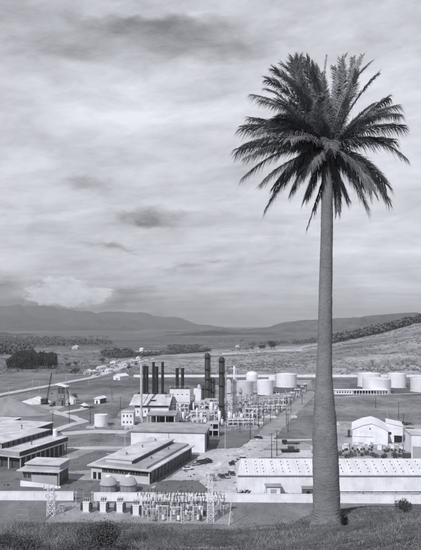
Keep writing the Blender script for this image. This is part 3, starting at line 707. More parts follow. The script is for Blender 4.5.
# -- white boundary wall
def wall(label, xa, xb, h, y0, y1, name='boundary_wall'):
    t = thing(name, label, 'wall', at(xa, y0)); q = at(xb, y1)-at(xa, y0); L = q.length; t.rotation_euler.z = math.atan2(q.y, q.x)
    bx_('wall_face', whitewall, t, 0, L, -.12, .12, -.1, h); bx_('coping', whitewall, t, -.05, L+.05, -.2, .2, h, h+.12); n = int(L/6)
    for i in range(n+1): bx_('pier', whitewall, t, i*L/n-.18, i*L/n+.18, -.17, .17, -.1, h-.02)
wall('long white boundary wall left of the gate, below the small two-tier building', -25, 73, 2.65, 173, 172.5)
wall('long white boundary wall running right from the gate across behind the palm', 94.5, 470, 2.55, 172, 169)
gt = thing('yard_gate', 'grey wire gate between the two stretches of white boundary wall', 'gate', at(73.2, 172.4))
for x in (0.1, 3.2, 6.3): MB().cyl(x, 0, 0, 3.3, .09, .09, 8).build('post', lightgrey, gt)
for z in (.3, 1.3, 2.3): MB().tube((.1, 0, z), (6.3, 0, z), .035, n=6).build('rail', lightgrey, gt)
gm = MB()
for i in range(25): gm.tube((.25+i*.24, 0, .3), (.25+i*.24, 0, 2.3), .014, n=4)
gm.build('mesh_panel', steel, gt)
# -- two tanks in front of the stepped building
for px, lab in ((108.5, 'squat grey tank with cone lid, left one of the pair before the stepped-roof building'), (128.3, 'squat grey tank with cone lid, right one of the pair before the stepped-roof building')):
    t = thing('water_tank', lab, 'tank', at(px, 181.5), 0, 'twin tanks with cone lids')
    MB().lathe([(2.7, 0), (2.7, 2.6)], n=32).build('shell', M('weathered_tank_grey', .30, .85, .15, .4, streak=.2), t)
    MB().lathe([(2.98, 2.6), (2.98, 2.78)], n=32).build('rim', midgrey, t)
    MB().lathe([(2.9, 2.78), (2.3, 4.2), (1.0, 5.0)], n=32).build('cone_lid', lightgrey, t); MB().lathe([(1.0, 5.0), (1.0, 5.3), (.3, 5.6)], n=16).build('cap', white, t)
    MB().cyl(.2, -.2, 5.5, 6.3, .12, .12, 6).build('vent_pipe', white, t)
    for i in range(12):
        a = i*math.pi/6; MB().tube((2.74*math.cos(a), 2.74*math.sin(a), 0), (2.74*math.cos(a), 2.74*math.sin(a), 2.6), .05, n=4).build('rib', midgrey, t)
# ------------------------------------------------------------------ substation
def insulator(x, y, z, h, r=.09):
    b = MB(); pr = []
    k = 6
    for i in range(k): pr += [(r*.55, z+h*i/k), (r*1.2, z+h*(i+.35)/k), (r*.55, z+h*(i+.7)/k)]
    return b.lathe(pr+[(r*.5, z+h)], x, y, 8)
TRL = ['white boxy transformer with dark cooling fins nearest to the gate', 'white boxy transformer in front of the left cone-lid tank', 'white boxy transformer in front of the gap between the two cone-lid tanks', 'white boxy transformer set slightly forward at the right end of its row']
TP = [(86.5, 512), (103.4, 512.3), (120, 512.6), (136.2, 515.3)]
def transformer(loc, lab):
    t = thing('transformer', lab, 'transformer', loc, 0, 'row of white transformers')
    o = bx_('tank', white, t, -.88, .88, -.9, .9, .35, 2.95, bev=.05); bx_('lid', white, t, -.98, .98, -1.0, 1.0, 2.95, 3.07)
    bx_('plinth', concrete, t, -1.2, 1.2, -1.1, 1.1, 0, .35)
    for s in (-1, 1):
        f = MB()
        for i in range(7): f.box(min(s*.9, s*1.62), max(s*.9, s*1.62), -.8+i*.25, -.72+i*.25, .75, 2.6)
        f.build('cooling_fin', darksteel, t)
        MB().tube((s*1.26, -.85, 2.45), (s*1.26, .85, 2.45), .09).build('header_pipe', steel, t)
    for i, x in enumerate((-.6, 0, .6)):
        q = insulator(x, -.1, 3.07, 1.25, .12).build('bushing', porcelain, t); q.rotation_euler = (0, 0, 0)
        MB().tube((x, -.1, 4.3), (x+.35, -.1, 4.75), .05).build('terminal', porcelain, q)
    c = MB().lathe([(.34, 0), (.34, 1.7)], n=12).build('conservator', tankgrey, t); c.rotation_euler = (R(90), 0, R(90)); c.location = (-.85, .75, 3.75)
    MB().box(-.5, -.4, .65, .85, 3.07, 3.6).box(.4, .5, .65, .85, 3.07, 3.6).build('bracket', steel, t)
    return t
for (x, y), l in zip(TP, TRL): transformer(P(x, y), l)
sw = MB().box(-.6, .6, -.5, .5, .12, 2.15).build('switch_cabinet', white); bevel(sw, .04, 1); tag(sw, 'small white cabinet standing alone on the gravel right of the lattice ladder tower', 'cabinet'); sw.location = P(62.2, 511.5)
pbx = MB().box(-.7, .7, -.6, .6, 0, .12).build('plinth', concrete, sw); MB().box(-.5, .5, -.53, -.504, .25, 2.0).build('door', offwhite, sw)
def lattice(name, label, loc, w0, w1, h, mat, cat='tower', rz=0.0, step=None, arms=(), group=None):
    t = thing(name, label, cat, loc, rz, group)
    cn = [(-1, -1), (1, -1), (1, 1), (-1, 1)]
    for sx, sy in cn: MB().tube((sx*w0/2, sy*w0/2, 0), (sx*w1/2, sy*w1/2, h), .10, n=5).build('leg', mat, t)
    st_ = step or w0*.9; k = max(2, int(h/st_)); b = MB()
    for i in range(k):
        za, zb = h*i/k, h*(i+1)/k; wa, wb = w0+(w1-w0)*i/k, w0+(w1-w0)*(i+1)/k
        for f in range(4):
            (ax, ay), (bx2, by2) = cn[f], cn[(f+1) % 4]
            b.tube((ax*wa/2, ay*wa/2, za), (bx2*wb/2, by2*wb/2, zb), .05, n=4); b.tube((bx2*wa/2, by2*wa/2, za), (ax*wb/2, ay*wb/2, zb), .05, n=4)
            b.tube((ax*wb/2, ay*wb/2, zb), (bx2*wb/2, by2*wb/2, zb), .06, n=4)
    b.build('bracing', mat, t)
    for z, L in arms:
        a = MB().box(-L, L, -.09, .09, z-.1, z+.1).build('crossarm', mat, t)
        for x in (-L*.9, L*.9): insulator(x, 0, z+.1, .8).build('insulator', porcelain, a)
    return t
palesteel = M('pale_painted_steel', .78, .6, .12, .5, spec=.4)
lattice('lattice_tower', 'pale ladder-like lattice tower at the left of the fenced switchyard', P(51, 515.5), 1.9, 1.5, 8.6, palesteel, arms=((7.9, 2.2), (5.2, 1.6)))
tw = lattice('lattice_tower', 'tall pale lattice pylon at the right end of the switchyard', P(210.5, 521), 1.9, 1.0, 12.6, palesteel, arms=((12.3, 1.2), (9.6, 1.4), (6.0, 1.5)), step=1.5)
bx_('head_box', midgrey, tw, -.2, 1.2, -.4, .4, 12.6, 13.2)
# switch bays: steel portals carrying three insulators
def bay(loc, lab, w=2.6, h=3.4, seed=0):
    g = random.Random(seed)
    t = thing('switch_bay', lab, 'switchgear', loc, g.uniform(-.15, .15), 'switch bays between the transformers and the pylon')
    pm0 = (palesteel, palesteel, steel, palesteel, darksteel)[(seed*7+seed//3) % 5]; h += g.uniform(-.7, .5)
    for s in (-1, 1): MB().tube((s*w/2, 0, 0), (s*w/2, 0, h), .085, n=6).build('post', pm0, t)
    bx_('beam', pm0, t, -w/2-.3, w/2+.3, -.09, .09, h, h+.18)
    bx_('beam', steel, t, -w/2, w/2, -.05, .05, h*.5, h*.5+.1)
    for i in range(3):
        x = -w/2+.2+i*(w-.4)/2+g.uniform(-.15, .15); ih = g.uniform(.6, 1.25); q = insulator(x, 0, h+.18, ih, .14).build('insulator', porcelain, t)
        MB().tube((x, 0, h+.15+ih), (x+g.uniform(.1, .5), .25, h+ih+g.uniform(.4, .9)), .05, n=5).build('switch_arm', porcelain, q)
    bx_('control_box', (tankwhite, midgrey, lightgrey)[seed % 3], t, -.35, .35, -.28, .22, .5, 1.7)
    MB().tube((.0, 0, h*.5), (w/2-.1, 0, h), .04, n=4).tube((0, 0, h*.5), (-w/2+.1, 0, h), .04, n=4).build('brace', steel, t)
    if seed % 2:
        c = MB().lathe([(.3, 0), (.42, .1), (.42, 1.1), (.3, 1.3)], n=10).build('breaker_tank', (darksteel, tankwhite, midgrey)[seed % 3], t); c.location = (w*.28, -.5, .5)
        insulator(w*.28, -.5, 1.8, .9, .11).build('bushing', porcelain, t)
    MB().path([(-w/2-.3, 0, h+1.2), (0, 0, h+1.0), (w/2+.3, 0, h+1.2)], .03).build('busbar', darksteel, t)
    return t
k = 0
for row, (yb, xs) in enumerate(((506.5, (141, 151.5, 161.5, 171.5, 181, 191, 201, 217)), (511, (146.5, 157, 167, 177, 187.5, 197.5, 221)), (516, (146, 155.5, 164.5, 174, 184, 193, 202, 219)), (521, (152, 163, 176, 188, 198)))):
    for i, x in enumerate(xs):
        lab = 'steel switch bay, %s from the left in the %s row of the switchyard' % (('first', 'second', 'third', 'fourth', 'fifth', 'sixth', 'seventh', 'eighth')[i], ('rearmost', 'second', 'third', 'front')[row])
        bay(P(x, yb), lab, 2.3+.2*(i % 3), 3.0+.45*((i*2+row) % 3), seed=k); k += 1
for i, (x, yb, h) in enumerate(((143, 517.5, 3.4), (170.5, 520, 2.6), (181.5, 523, 5.2), (214, 512, 5.0), (206, 509.5, 5.5))):
    lab = ('slim pale post between the last transformer and the switch bays', 'short pale post in the front middle of the switchyard', 'tall slim pale post standing in front of the switch bays', 'slim pale post just right of the tall lattice pylon', 'slim pale post just behind the tall lattice pylon')[i]
    t = thing('switchyard_post', lab, 'post', P(x, yb)); MB().cyl(0, 0, 0, h, .11, .08, 8).build('pole', palesteel, t); insulator(0, 0, h, .7, .12).build('insulator', porcelain, t)
for i, x in enumerate((55, 76, 92, 96)):
    t = thing('fence_post', ('pale fence post behind the ladder-like lattice tower', 'pale tall fence post standing just inside the gate', 'pale fence post in front of the gate behind the first two transformers', 'short fence post at the gate end of the long white wall')[i], 'post', P(x, 505+(i == 0)*6)); MB().cyl(0, 0, 0, 4.2-(i == 3)*1.4, .07, .05, 8).build('pole', palesteel, t); MB().box(-.5, .5, -.04, .04, 3.9-(i == 3)*1.4, 4.0-(i == 3)*1.4).build('arm', palesteel, t)
lp = thing('leaning_pole', 'thin pale pole leaning to the right on the grass beyond the switchyard pylon', 'pole', P(228.8, 525.5)+Vector((0, 0, 0)))
MB().tube((0, 0, -.2), (1.0, .6, 9.0), .11, .07).build('pole', palesteel, lp); MB().tube((.05, 0, .2), (1.5, 2.2, .25), .05).build('stay', steel, lp)
fr = thing('goal_frame', 'faint thin pipe frame standing on the grass left of the ladder-like tower', 'frame', P(16.5, 521))
for x in (0, 3.2): MB().cyl(x, 0, 0, 3.2, .05, .05, 6).build('post', lightgrey, fr)
for z in (.3, 1.7, 3.2): MB().tube((0, 0, z), (3.2, 0, z), .04, n=6).build('rail', lightgrey, fr)
MB().tube((3.2, 0, 3.2), (7.8, 3.8, 5.6), .03, n=5).build('guy_wire', midgrey, fr)
# ------------------------------------------------------------------ process area
def frame(par, x0, x1, y0, y1, h, nx_, levels, mat, r=.14, deck=None):
    for i in range(nx_+1):
        x = x0+(x1-x0)*i/nx_
        for y in (y0, y1): MB().box(x-r, x+r, y-r, y+r, 0, h).build('post', mat, par)
    for z in levels:
        b = MB()
        for y in (y0, y1): b.box(x0-r, x1+r, y-r*.9, y+r*.9, z-r*1.2, z+r*1.2)
        for i in range(nx_+1):
            x = x0+(x1-x0)*i/nx_; b.box(x-r*.8, x+r*.8, y0+r, y1-r, z-r, z+r)
        b.build('beam', mat, par)
        if deck: MB().box(x0, x1, y0, y1, z+r*1.25, z+r*1.25+.08).build('deck', deck, par)
# open fronted pump shed
s = thing('open_shed', 'open-fronted shed with pale roof and dark bays just beyond the big white hall', 'shed', at(147.3, 294), R(-3))
frame(s, 0, 14.6, 0, 12, 6.6, 3, (6.6,), offwhite, .22)
MB().prism([(-.5, 6.9), (15.4, 6.9), (15.4, 7.2), (-.5, 7.2)], -.8, 13.2).build('roof', roofgrey, s)
bx_('back_wall', darkwall, s, 0, 14.6, 12.25, 12.5, 0, 6.5); bx_('low_wall', offwhite, s, .3, 8.2, -.2, .0, .1, .9); bx_('low_wall', offwhite, s, 8.6, 14.2, -.2, 0, .1, 2.4); bx_('low_wall', voidm, s, 9.4, 13.6, -.26, -.205, .6, 1.7)
bx_('side_wall', offwhite, s, 14.25, 14.5, .3, 12, 0, 6.4)
for i in range(5):
    q = thing('pump_set', 'dark pump set on a plinth inside the open-fronted shed', 'pump', s.location+Vector((1.7+i*2.6, 5.5, 0)), 0, 'pump sets inside the open shed')
    bx_('plinth', concrete, q, -.8, .8, -1.2, 1.2, 0, .4); c = MB().lathe([(.55, 0), (.55, 1.9)], n=12).build('casing', darksteel, q); c.rotation_euler = (R(90), 0, 0); c.location = (0, .9, 1.0); MB().cyl(0, -.6, 1.0, 2.6, .2, .2, 8).build('riser', steel, q)
s = thing('control_house', 'white box house with two rows of small windows left of the open-fronted shed', 'building', P(121.3, 425.5), R(-3))
bx_('wall', whitewall, s, 0, 6.6, 0, 6, 0, 7.2); bx_('roof', roofpale, s, -.3, 6.9, -.3, 6.3, 7.2, 7.45)
windows(s, 'y', .4, 6.2, 3, 1.3, 2.5, 0, .45, fmat=offwhite); windows(s, 'y', .4, 6.2, 3, 4.6, 5.9, 0, .45, fmat=offwhite); windows(s, 'x', .4, 5.6, 2, 4.2, 6.2, 6.6, .55)
MB().tube((6.9, -.2, 7.3), (6.9, -.2, 0), .09).build('downpipe', offwhite, s)
s = thing('walkway_frame', 'small pale pipe stand beside the white box house', 'frame', P(134, 424)); frame(s, 0, 4.4, 0, 3, 2.6, 2, (1.4, 2.6), palesteel, .09)
# boiler house
s = thing('boiler_house', 'white boiler house with steep pale roof below the group of dark stacks', 'building', at(134.5, 332), R(-2))
bx_('wall', whitewall, s, .2, 20.6, 0, 11, 0, 6.8)
MB().add([(-3.0, -1.6, 6.6), (21.6, -1.6, 6.6), (22.6, 5.6, 12.2), (-1.0, 5.6, 12.2), (-3.0, -1.6, 6.95), (21.6, -1.6, 6.95), (22.6, 5.6, 12.55), (-1.0, 5.6, 12.55)], [(0, 3, 2, 1), (4, 5, 6, 7), (0, 1, 5, 4), (1, 2, 6, 5), (2, 3, 7, 6), (3, 0, 4, 7)]).build('roof', roofpale, s)
bx_('rear_block', midgrey, s, -.6, 22, 5.64, 12, 6.85, 12.1)
bx_('canopy_shade', darkwall, s, .4, 20.4, -.35, -.02, 5.6, 6.5)
windows(s, 'y', .8, 10, 4, 2.0, 3.6, 0, .34, fmat=offwhite); bx_('door', voidm, s, 12.6, 14.4, -.06, -.004, .05, 2.8)
for i, x in enumerate((2.0, 6.5, 11.5, 17.5)): MB().prism([(x-1.5, 12.1), (x+1.5, 12.1), (x+1.2, 13.0), (x+.6, 13.6), (x-.6, 13.6), (x-1.2, 13.0)], 6.2, 9.5).build('ridge_ventilator', darksteel, s)
d = MB().prism([(9.3, 7.0), (13.2, 7.0), (13.2, 10.2), (9.3, 10.2)], .9, 4).build('dormer', offwhite, s); MB().box(9.7, 12.8, .82, .895, 7.9, 9.8).build('dormer_window', glass, d)
MB().tube((5.4, -1.2, 7.2), (7.8, 5.2, 12.4), .16).tube((9.6, -1.5, 7.2), (9.6, -1.4, 6.5), .1).build('roof_ladder', darksteel, s)
def stack(px, Y, ztop, r, mat, label, z0=0.0, base=None, group='dark boiler stacks', rings=3, r1=None):
    t = thing('chimney_stack', label, 'chimney', at(px, Y), 0, group)
    MB().lathe([(r, z0), (r1 or r, ztop-.3)], n=18).build('flue', mat, t); MB().lathe([((r1 or r)*1.12, ztop-.35), ((r1 or r)*1.12, ztop)], n=18).build('crown', mat, t)
    for i in range(rings):
        z = z0+(ztop-z0)*(i+1)/(rings+1); MB().lathe([(r*1.06, z), (r*1.06, z+.25)], n=18).build('band', darksteel if mat is blacksteel else steel, t)
    if base: MB().lathe([(base, 0), (base, base*3.2), (r, base*4.2)], n=18).build('stack_base', mat, t)
    return t
for (px, ytop, r, lab) in ((144.2, 366, .86, 'dark stack touching its twin, nearest to the slim white stack'), (147.1, 366, .86, 'dark stack, second from the slim white stack'), (153.5, 362, .86, 'tall dark stack standing left of the shorter one in the middle pair'), (156.7, 366.5, 1.05, 'dark stack shorter than its neighbour in the middle pair'), (162.6, 362, .86, 'tall dark stack alone at the right end of the boiler house')):
    stack(px, 346, zh(ytop, 346), r, blacksteel, lab, base=1.25)
stack(141.3, 325, zh(364, 325), .68, tankgrey if False else M('pale_stack_paint', .55, .7, .1, .2, streak=.15), 'slim tall pale stack at the left front of the boiler house', base=1.05, group='', rings=4)
for px, lab in ((177.2, 'dark stack above the white furnace block, left of two'), (182.6, 'dark stack above the white furnace block, right of two')):
    stack(px, 353, zh(368, 353), .98, blacksteel, lab, z0=15.2, group='dark furnace stacks')
for nm in [o for o in bpy.data.objects if o.get('group') == '']: del nm['group']
s = thing('furnace', 'big white furnace block on legs carrying two dark stacks', 'furnace', at(169.8, 345), R(-2))
bx_('casing', whitewall, s, 0, 12.6, 0, 9, 5.2, 15.2); frame(s, .3, 12.3, .3, 8.7, 5.2, 4, (4.9,), darksteel, .16)
bx_('cornice', darksteel, s, -.1, 12.7, -.12, 9.1, 14.9, 15.3)
for i in range(5): bx_('post', offwhite, s, i*3.1, i*3.1+.18, -.15, .05, 15.3, 17.0)
MB().tube((0, -.05, 16.6), (12.6, -.05, 16.6), .05).build('handrail', offwhite, s)
for i in range(4): bx_('burner_port', voidm, s, 1.7+i*2.9, 2.5+i*2.9, -.08, -.004, 11.2, 11.7)
s = thing('furnace', 'smaller white furnace block between the two-stack furnace and the dark columns', 'furnace', at(193.6, 350), R(-2))
bx_('casing', whitewall, s, 0, 4.6, 0, 5, 5, 14); frame(s, .3, 4.3, .3, 4.7, 5, 2, (4.7,), darksteel, .14); MB().lathe([(.7, 14), (1.2, 14.8), (.8, 16.6), (.2, 17)], 3.4, 2).build('hood', offwhite, s)
lattice('stair_tower', 'dark lattice stair tower between boiler house and white furnace', at(168, 336), 2.6, 2.6, 12.5, darksteel, step=2.0)
def column(px, Y, ztop, r, mat, label, plats=(), mast=0.0, r_up=None, zc=None, z0=0.0, cat='tower', hood=True, group=None, pm=darksteel, riser=True):
    t = thing('distillation_column', label, cat, at(px, Y), 0, group)
    pr = [(r*1.15, 0), (r*1.15, 1.6), (r, 2.0)]
    if zc: pr += [(r, zc), (r_up, zc+1.0), (r_up, ztop-r_up*.6), (r_up*.7, ztop-r_up*.2), (.08, ztop)]
    else: pr += [(r, ztop-r*.7), (r*.75, ztop-r*.25), (.1, ztop)]
    MB().lathe(pr, n=20).build('shell', mat, t)
    for z in plats:
        rr = r if not zc or z < zc else r_up
        q = MB().lathe([(rr+.05, z), (rr+1.0, z), (rr+1.0, z+.12), (rr+.05, z+.12)], n=16).build('platform', pm, t)
        b = MB()
        for i in range(12):
            a = i*math.pi/6; b.tube(((rr+.95)*math.cos(a), (rr+.95)*math.sin(a), z+.1), ((rr+.95)*math.cos(a), (rr+.95)*math.sin(a), z+1.1), .035, n=4)
            a2 = a+math.pi/6; b.tube(((rr+.95)*math.cos(a), (rr+.95)*math.sin(a), z+1.1), ((rr+.95)*math.cos(a2), (rr+.95)*math.sin(a2), z+1.1), .035, n=4)
        b.build('railing', pm, q)
    rx = max(r, (r_up or 0))+.3
    if riser: MB().tube((rx, -.3, .5), (rx, -.3, ztop-1.5), .16).tube((rx, -.3, ztop-1.5), (0, -.1, ztop-.4), .16).build('overhead_pipe', mat if mat is not blacksteel else darksteel, t)
    b = MB()
    for s_ in (-.25, .25): b.tube((-r*.7+s_, -r*.86, .5), (-(r_up or r)*.7+s_, -(r_up or r)*.86, ztop-2), .04, n=4)
    b.build('ladder', pm, t)
    if mast: MB().cyl(0, 0, ztop-.3, ztop+mast, .12, .05, 6).build('mast', darksteel, t)
    return t
dc = M('column_dark_insulation', .045, .6, .3, .3, spec=.4, streak=.3)
column(207.4, 364, zh(353, 364), 1.75, dc, 'tall dark fractionating column topped by a thin mast', plats=(13, 19.5, 26, 33.5), mast=5.5)
column(212.7, 365, zh(377, 365), 1.3, dc, 'shorter dark column close beside the masted tall column', plats=(11, 17.5))
column(221.6, 315, zh(356.5, 315), 1.55, dc, 'tall dark column with rounded top standing forward of the masted one', plats=(9, 20.5, 28, 34.5))
column(234.2, 329, zh(366, 329), .88, tankwhite, 'slender pale column stepped narrower at the top, right of the dark columns', plats=(8, 14.5, 20.5), r_up=.5, zc=22.6, pm=steel)
column(225.9, 340, zh(358, 340), .36, tankgrey, 'thin grey riser pipe just right of the forward dark column', plats=(), cat='pipe', riser=False, pm=steel)
column(245.5, 330, zh(393, 330), .85, tankgrey, 'short light grey column right of the slender pale column', plats=(9.5,), pm=steel)
column(240.3, 344, zh(387, 344), .75, tankgrey, 'light grey column behind and right of the slender pale column', plats=(7, 13), pm=steel)
column(203.0, 372, zh(385, 372), .9, dc, 'narrow dark column just left of the masted tall column', plats=(12,))
s = thing('vessel_tower', 'pale boxed vessel tower behind the forward dark column', 'tower', at(226.8, 348)); bx_('casing', offwhite, s, 0, 2.6, 0, 2.6, 4, 19.5); frame(s, .1, 2.5, .1, 2.5, 4, 1, (3.8,), steel, .12); bx_('platform', steel, s, -.6, 3.2, -.6, 3.2, 12, 12.15); MB().lathe([(1.2, 19.5), (.9, 20.3), (.2, 20.6)], 1.3, 1.3).build('dome_head', offwhite, s)
def vessel(loc, r, h, mat, label, group=None, leg=0.0):
    t = thing('process_vessel', label, 'vessel', loc, 0, group)
    MB().lathe([(.05, leg), (r*.7, leg+r*.2), (r, leg+r*.6), (r, leg+h-r*.6), (r*.7, leg+h-r*.2), (.05, leg+h)], n=18).build('shell', mat, t)
    for i in range(4):
        a = math.pi/4+i*math.pi/2; MB().tube((r*.85*math.cos(a), r*.85*math.sin(a), 0), (r*.85*math.cos(a), r*.85*math.sin(a), leg+r*.8), .12, n=5).build('leg', darksteel, t)
    MB().cyl(0, 0, leg+h-.1, leg+h+.7, .18, .18, 8).build('nozzle', steel, t); return t
def drum(loc, r, L, mat, label, z=1.5, rz=0.0, group=None):
    t = thing('horizontal_drum', label, 'vessel', loc, rz, group)
    c = MB().lathe([(.05, 0), (r*.7, .18*r), (r, .55*r), (r, L-.55*r), (r*.7, L-.18*r), (.05, L)], n=16).build('shell', mat, t)
    c.rotation_euler = (0, R(90), 0); c.location = (-L/2, 0, z+r)
    for s_ in (-.3, .3): MB().box(s_*L-.15, s_*L+.15, -r*.8, r*.8, 0, z+r*.35).build('saddle', concrete, t)
    MB().cyl(0, 0, z+2*r-.05, z+2*r+.6, .15, .15, 8).build('nozzle', steel, t); return t
vessel(P(211.5, 417.5), .95, 8.4, tankwhite, 'white upright vessel at the foot of the masted dark columns', leg=.8)
vessel(P(225.2, 412.5), 1.2, 4.6, tankwhite, 'white upright vessel raised on legs right of the forward dark column', leg=4.6)
vessel(P(231, 421), .8, 3.8, tankwhite, 'stubby white vessel in front of the slender pale column', leg=1)
vessel(P(239.5, 420.5), .9, 4.2, tankgrey, 'stubby grey vessel right of the slender pale column', leg=1)
vessel(P(201.5, 421.5), .7, 4.4, tankwhite, 'stubby white vessel left of the dark columns among the pipework', leg=.8)
vessel(P(183.2, 423), .8, 5.4, tankwhite, 'white upright vessel standing right of the open-fronted shed', leg=.8)
def rack(loc, L, D, h, n, label, rz=0.0, mat=palesteel, tiers=2, pm=steel, seed=0):
    t = thing('pipe_rack', label, 'pipe rack', loc, rz)
    lv = [h-k_*1.5 for k_ in range(tiers)]
    frame(t, 0, L, 0, D, h, n, lv, mat, .13)
    g = random.Random(seed)
    for z in lv:
        k_ = 0; y = .3
        while y < D-.2:
            r = g.choice((.09, .14, .2)); m = g.choice((pm, tankwhite, darksteel, tankgrey)); MB().tube((-1, y, z+.16+r), (L+1, y, z+.16+r), r, n=7).build('pipe', m, t); y += g.uniform(.45, .8)
    return t
rack(P(191, 420.5), 20, 3, 5.2, 6, 'pale pipe rack crossing in front of the dark columns', R(-3), seed=1)
rack(P(193, 412), 17, 3, 6.2, 5, 'pipe rack behind the first, at the foot of the white furnaces', R(-2), seed=2)
rack(P(228, 426), 14, 3, 3.6, 5, 'low pipe rack at the front right of the process area', R(4), seed=3)
rack(P(241, 413), 13, 3, 4.4, 4, 'pipe rack right of the grey columns before the pale tanks', R(6), seed=4)
rack(P(176, 428.5), 16, 2.4, 2.6, 6, 'low pipe rack right beside the open-fronted shed', R(-3), seed=5, tiers=1)
s = thing('platform_structure', 'two-storey open frame with dark bays at the front right of the process area', 'structure', P(206.8, 436.5), R(-6))
frame(s, 0, 5.8, 0, 5, 6.4, 2, (3.2, 6.4), offwhite, .17, deck=concrete)
bx_('bay_wall', voidm, s, .3, 5.5, 3.2, 3.5, .05, 2.8); bx_('bay_wall', darkwall, s, .3, 5.5, 3.2, 3.5, 3.5, 6.0); bx_('tank_box', lightgrey, s, 1, 2.6, .8, 2.4, 3.5, 5.2)
for (x, y, w, d, h, n_, lab) in ((176.5, 417, 7, 5, 8.2, 3, 'pale open steel frame right of the open-fronted shed'), (186, 408, 9, 5, 5.5, 3, 'pale steel frame in front of the big white furnace block'), (199.5, 417, 6, 5, 9.5, 2, 'tall pale steel frame left of the dark columns'), (214.2, 421, 4.6, 4, 8.5, 2, 'tall pale steel frame between the two tall dark columns'), (228, 416, 4.5, 4, 11, 2, 'tall pale steel frame beside the slender pale column'), (237, 410, 8, 5, 7.5, 3, 'pale steel frame around the light grey columns'), (170, 423.5, 5, 4, 6.5, 2, 'pale steel frame tight against the right end of the open-fronted shed'), (205, 411, 8, 4, 7.5, 3, 'pale steel frame behind the foot of the masted dark column'), (245, 419, 7, 4, 6, 3, 'pale steel frame at the right end of the process area'), (192.5, 427, 7, 3.5, 4.5, 3, 'low pale steel frame in front of the pipe rack'), (125, 431, 12, 4, 2.2, 5, 'low white railing frame left of the open-fronted shed'), (149, 434, 19, 3, 2.4, 7, 'low white pipe frame running before the open-fronted shed')):
    q = thing('steel_frame', lab, 'frame', P(x, y), R(-3)); frame(q, 0, w, 0, d, h, n_, tuple(h-k_*2.7 for k_ in range(max(1, int(h/2.7)))), palesteel, .13, deck=steel if h > 5 else None)
    if h > 5: MB().lathe([(.9, 0), (.9, 2.0), (.3, 2.5)], w*.6, d*.5, 12).build('vessel', tankwhite, q).location = (0, 0, h-2.6); MB().tube((.2, -.2, 0), (w*.8, -.2, h-.3), .1).build('stair', palesteel, q)
VL = [(172, 420), (177.5, 424), (185.5, 418), (193.5, 415), (202.5, 412.5), (207.5, 420.5), (215.8, 414), (219.5, 424), (225.5, 419), (234, 425), (241.5, 422), (246.5, 417.5), (252.5, 420), (180, 414), (191.5, 409), (197, 420.5), (206, 416.5), (209, 423), (218, 418.5), (229.5, 425), (236.5, 419), (243, 415.5), (249.5, 411), (255.5, 405), (222, 426)]
for i, (x, y) in enumerate(VL): vessel(P(x, y), (.55, .8, .7)[i % 3], (3.2, 5.4, 4.2, 6.6)[i % 4], (tankwhite, white, tankgrey)[i % 3], 'small upright pale vessel among the pipework of the process area', group='small upright vessels in the process area', leg=.7)
g = random.Random(21)
DR = [(187.5, 421), (195.5, 424.5), (190, 417.3), (199, 415.5), (205, 425), (216.5, 425), (237.5, 424), (246, 420.5), (253.5, 416.5), (233, 430), (259.5, 411), (248, 428), (217, 409.5), (243, 406), (251, 404.5), (231.5, 413)]
for i, (x, y) in enumerate(DR):
    drum(P(x, y), g.uniform(.5, .95), g.uniform(2.6, 5.2), (tankwhite, tankgrey, offwhite, midgrey)[i % 4], 'small horizontal drum on saddles among the pipework of the process area', z=g.uniform(.5, 2.4), rz=R(g.choice((0, 10, -8, 80))), group='horizontal drums in the process area')
for i in range(34):
    x, y = g.uniform(180, 262), g.uniform(409, 429)
    if y > 424 and x > 200 and x < 206: continue
    q = thing('pump', 'small pump on a plinth lost among the process pipework', 'pump', P(x, y), g.uniform(0, 3), 'small pumps in the process area')
    bx_('plinth', concrete, q, -.9, .9, -.6, .6, 0, .4); c = MB().lathe([(.42, 0), (.42, 1.1)], n=10).build('casing', g.choice((darksteel, white, steel)), q); c.rotation_euler = (R(90), 0, 0); c.location = (.3, .5, .9)
    MB().path([(.3, 0, 1.3), (.3, 0, 2.2+g.random()*1.6), (-1.2-g.random()*2, 0, 2.2)], .12).build('pipe', g.choice((tankwhite, steel, darksteel)), q)
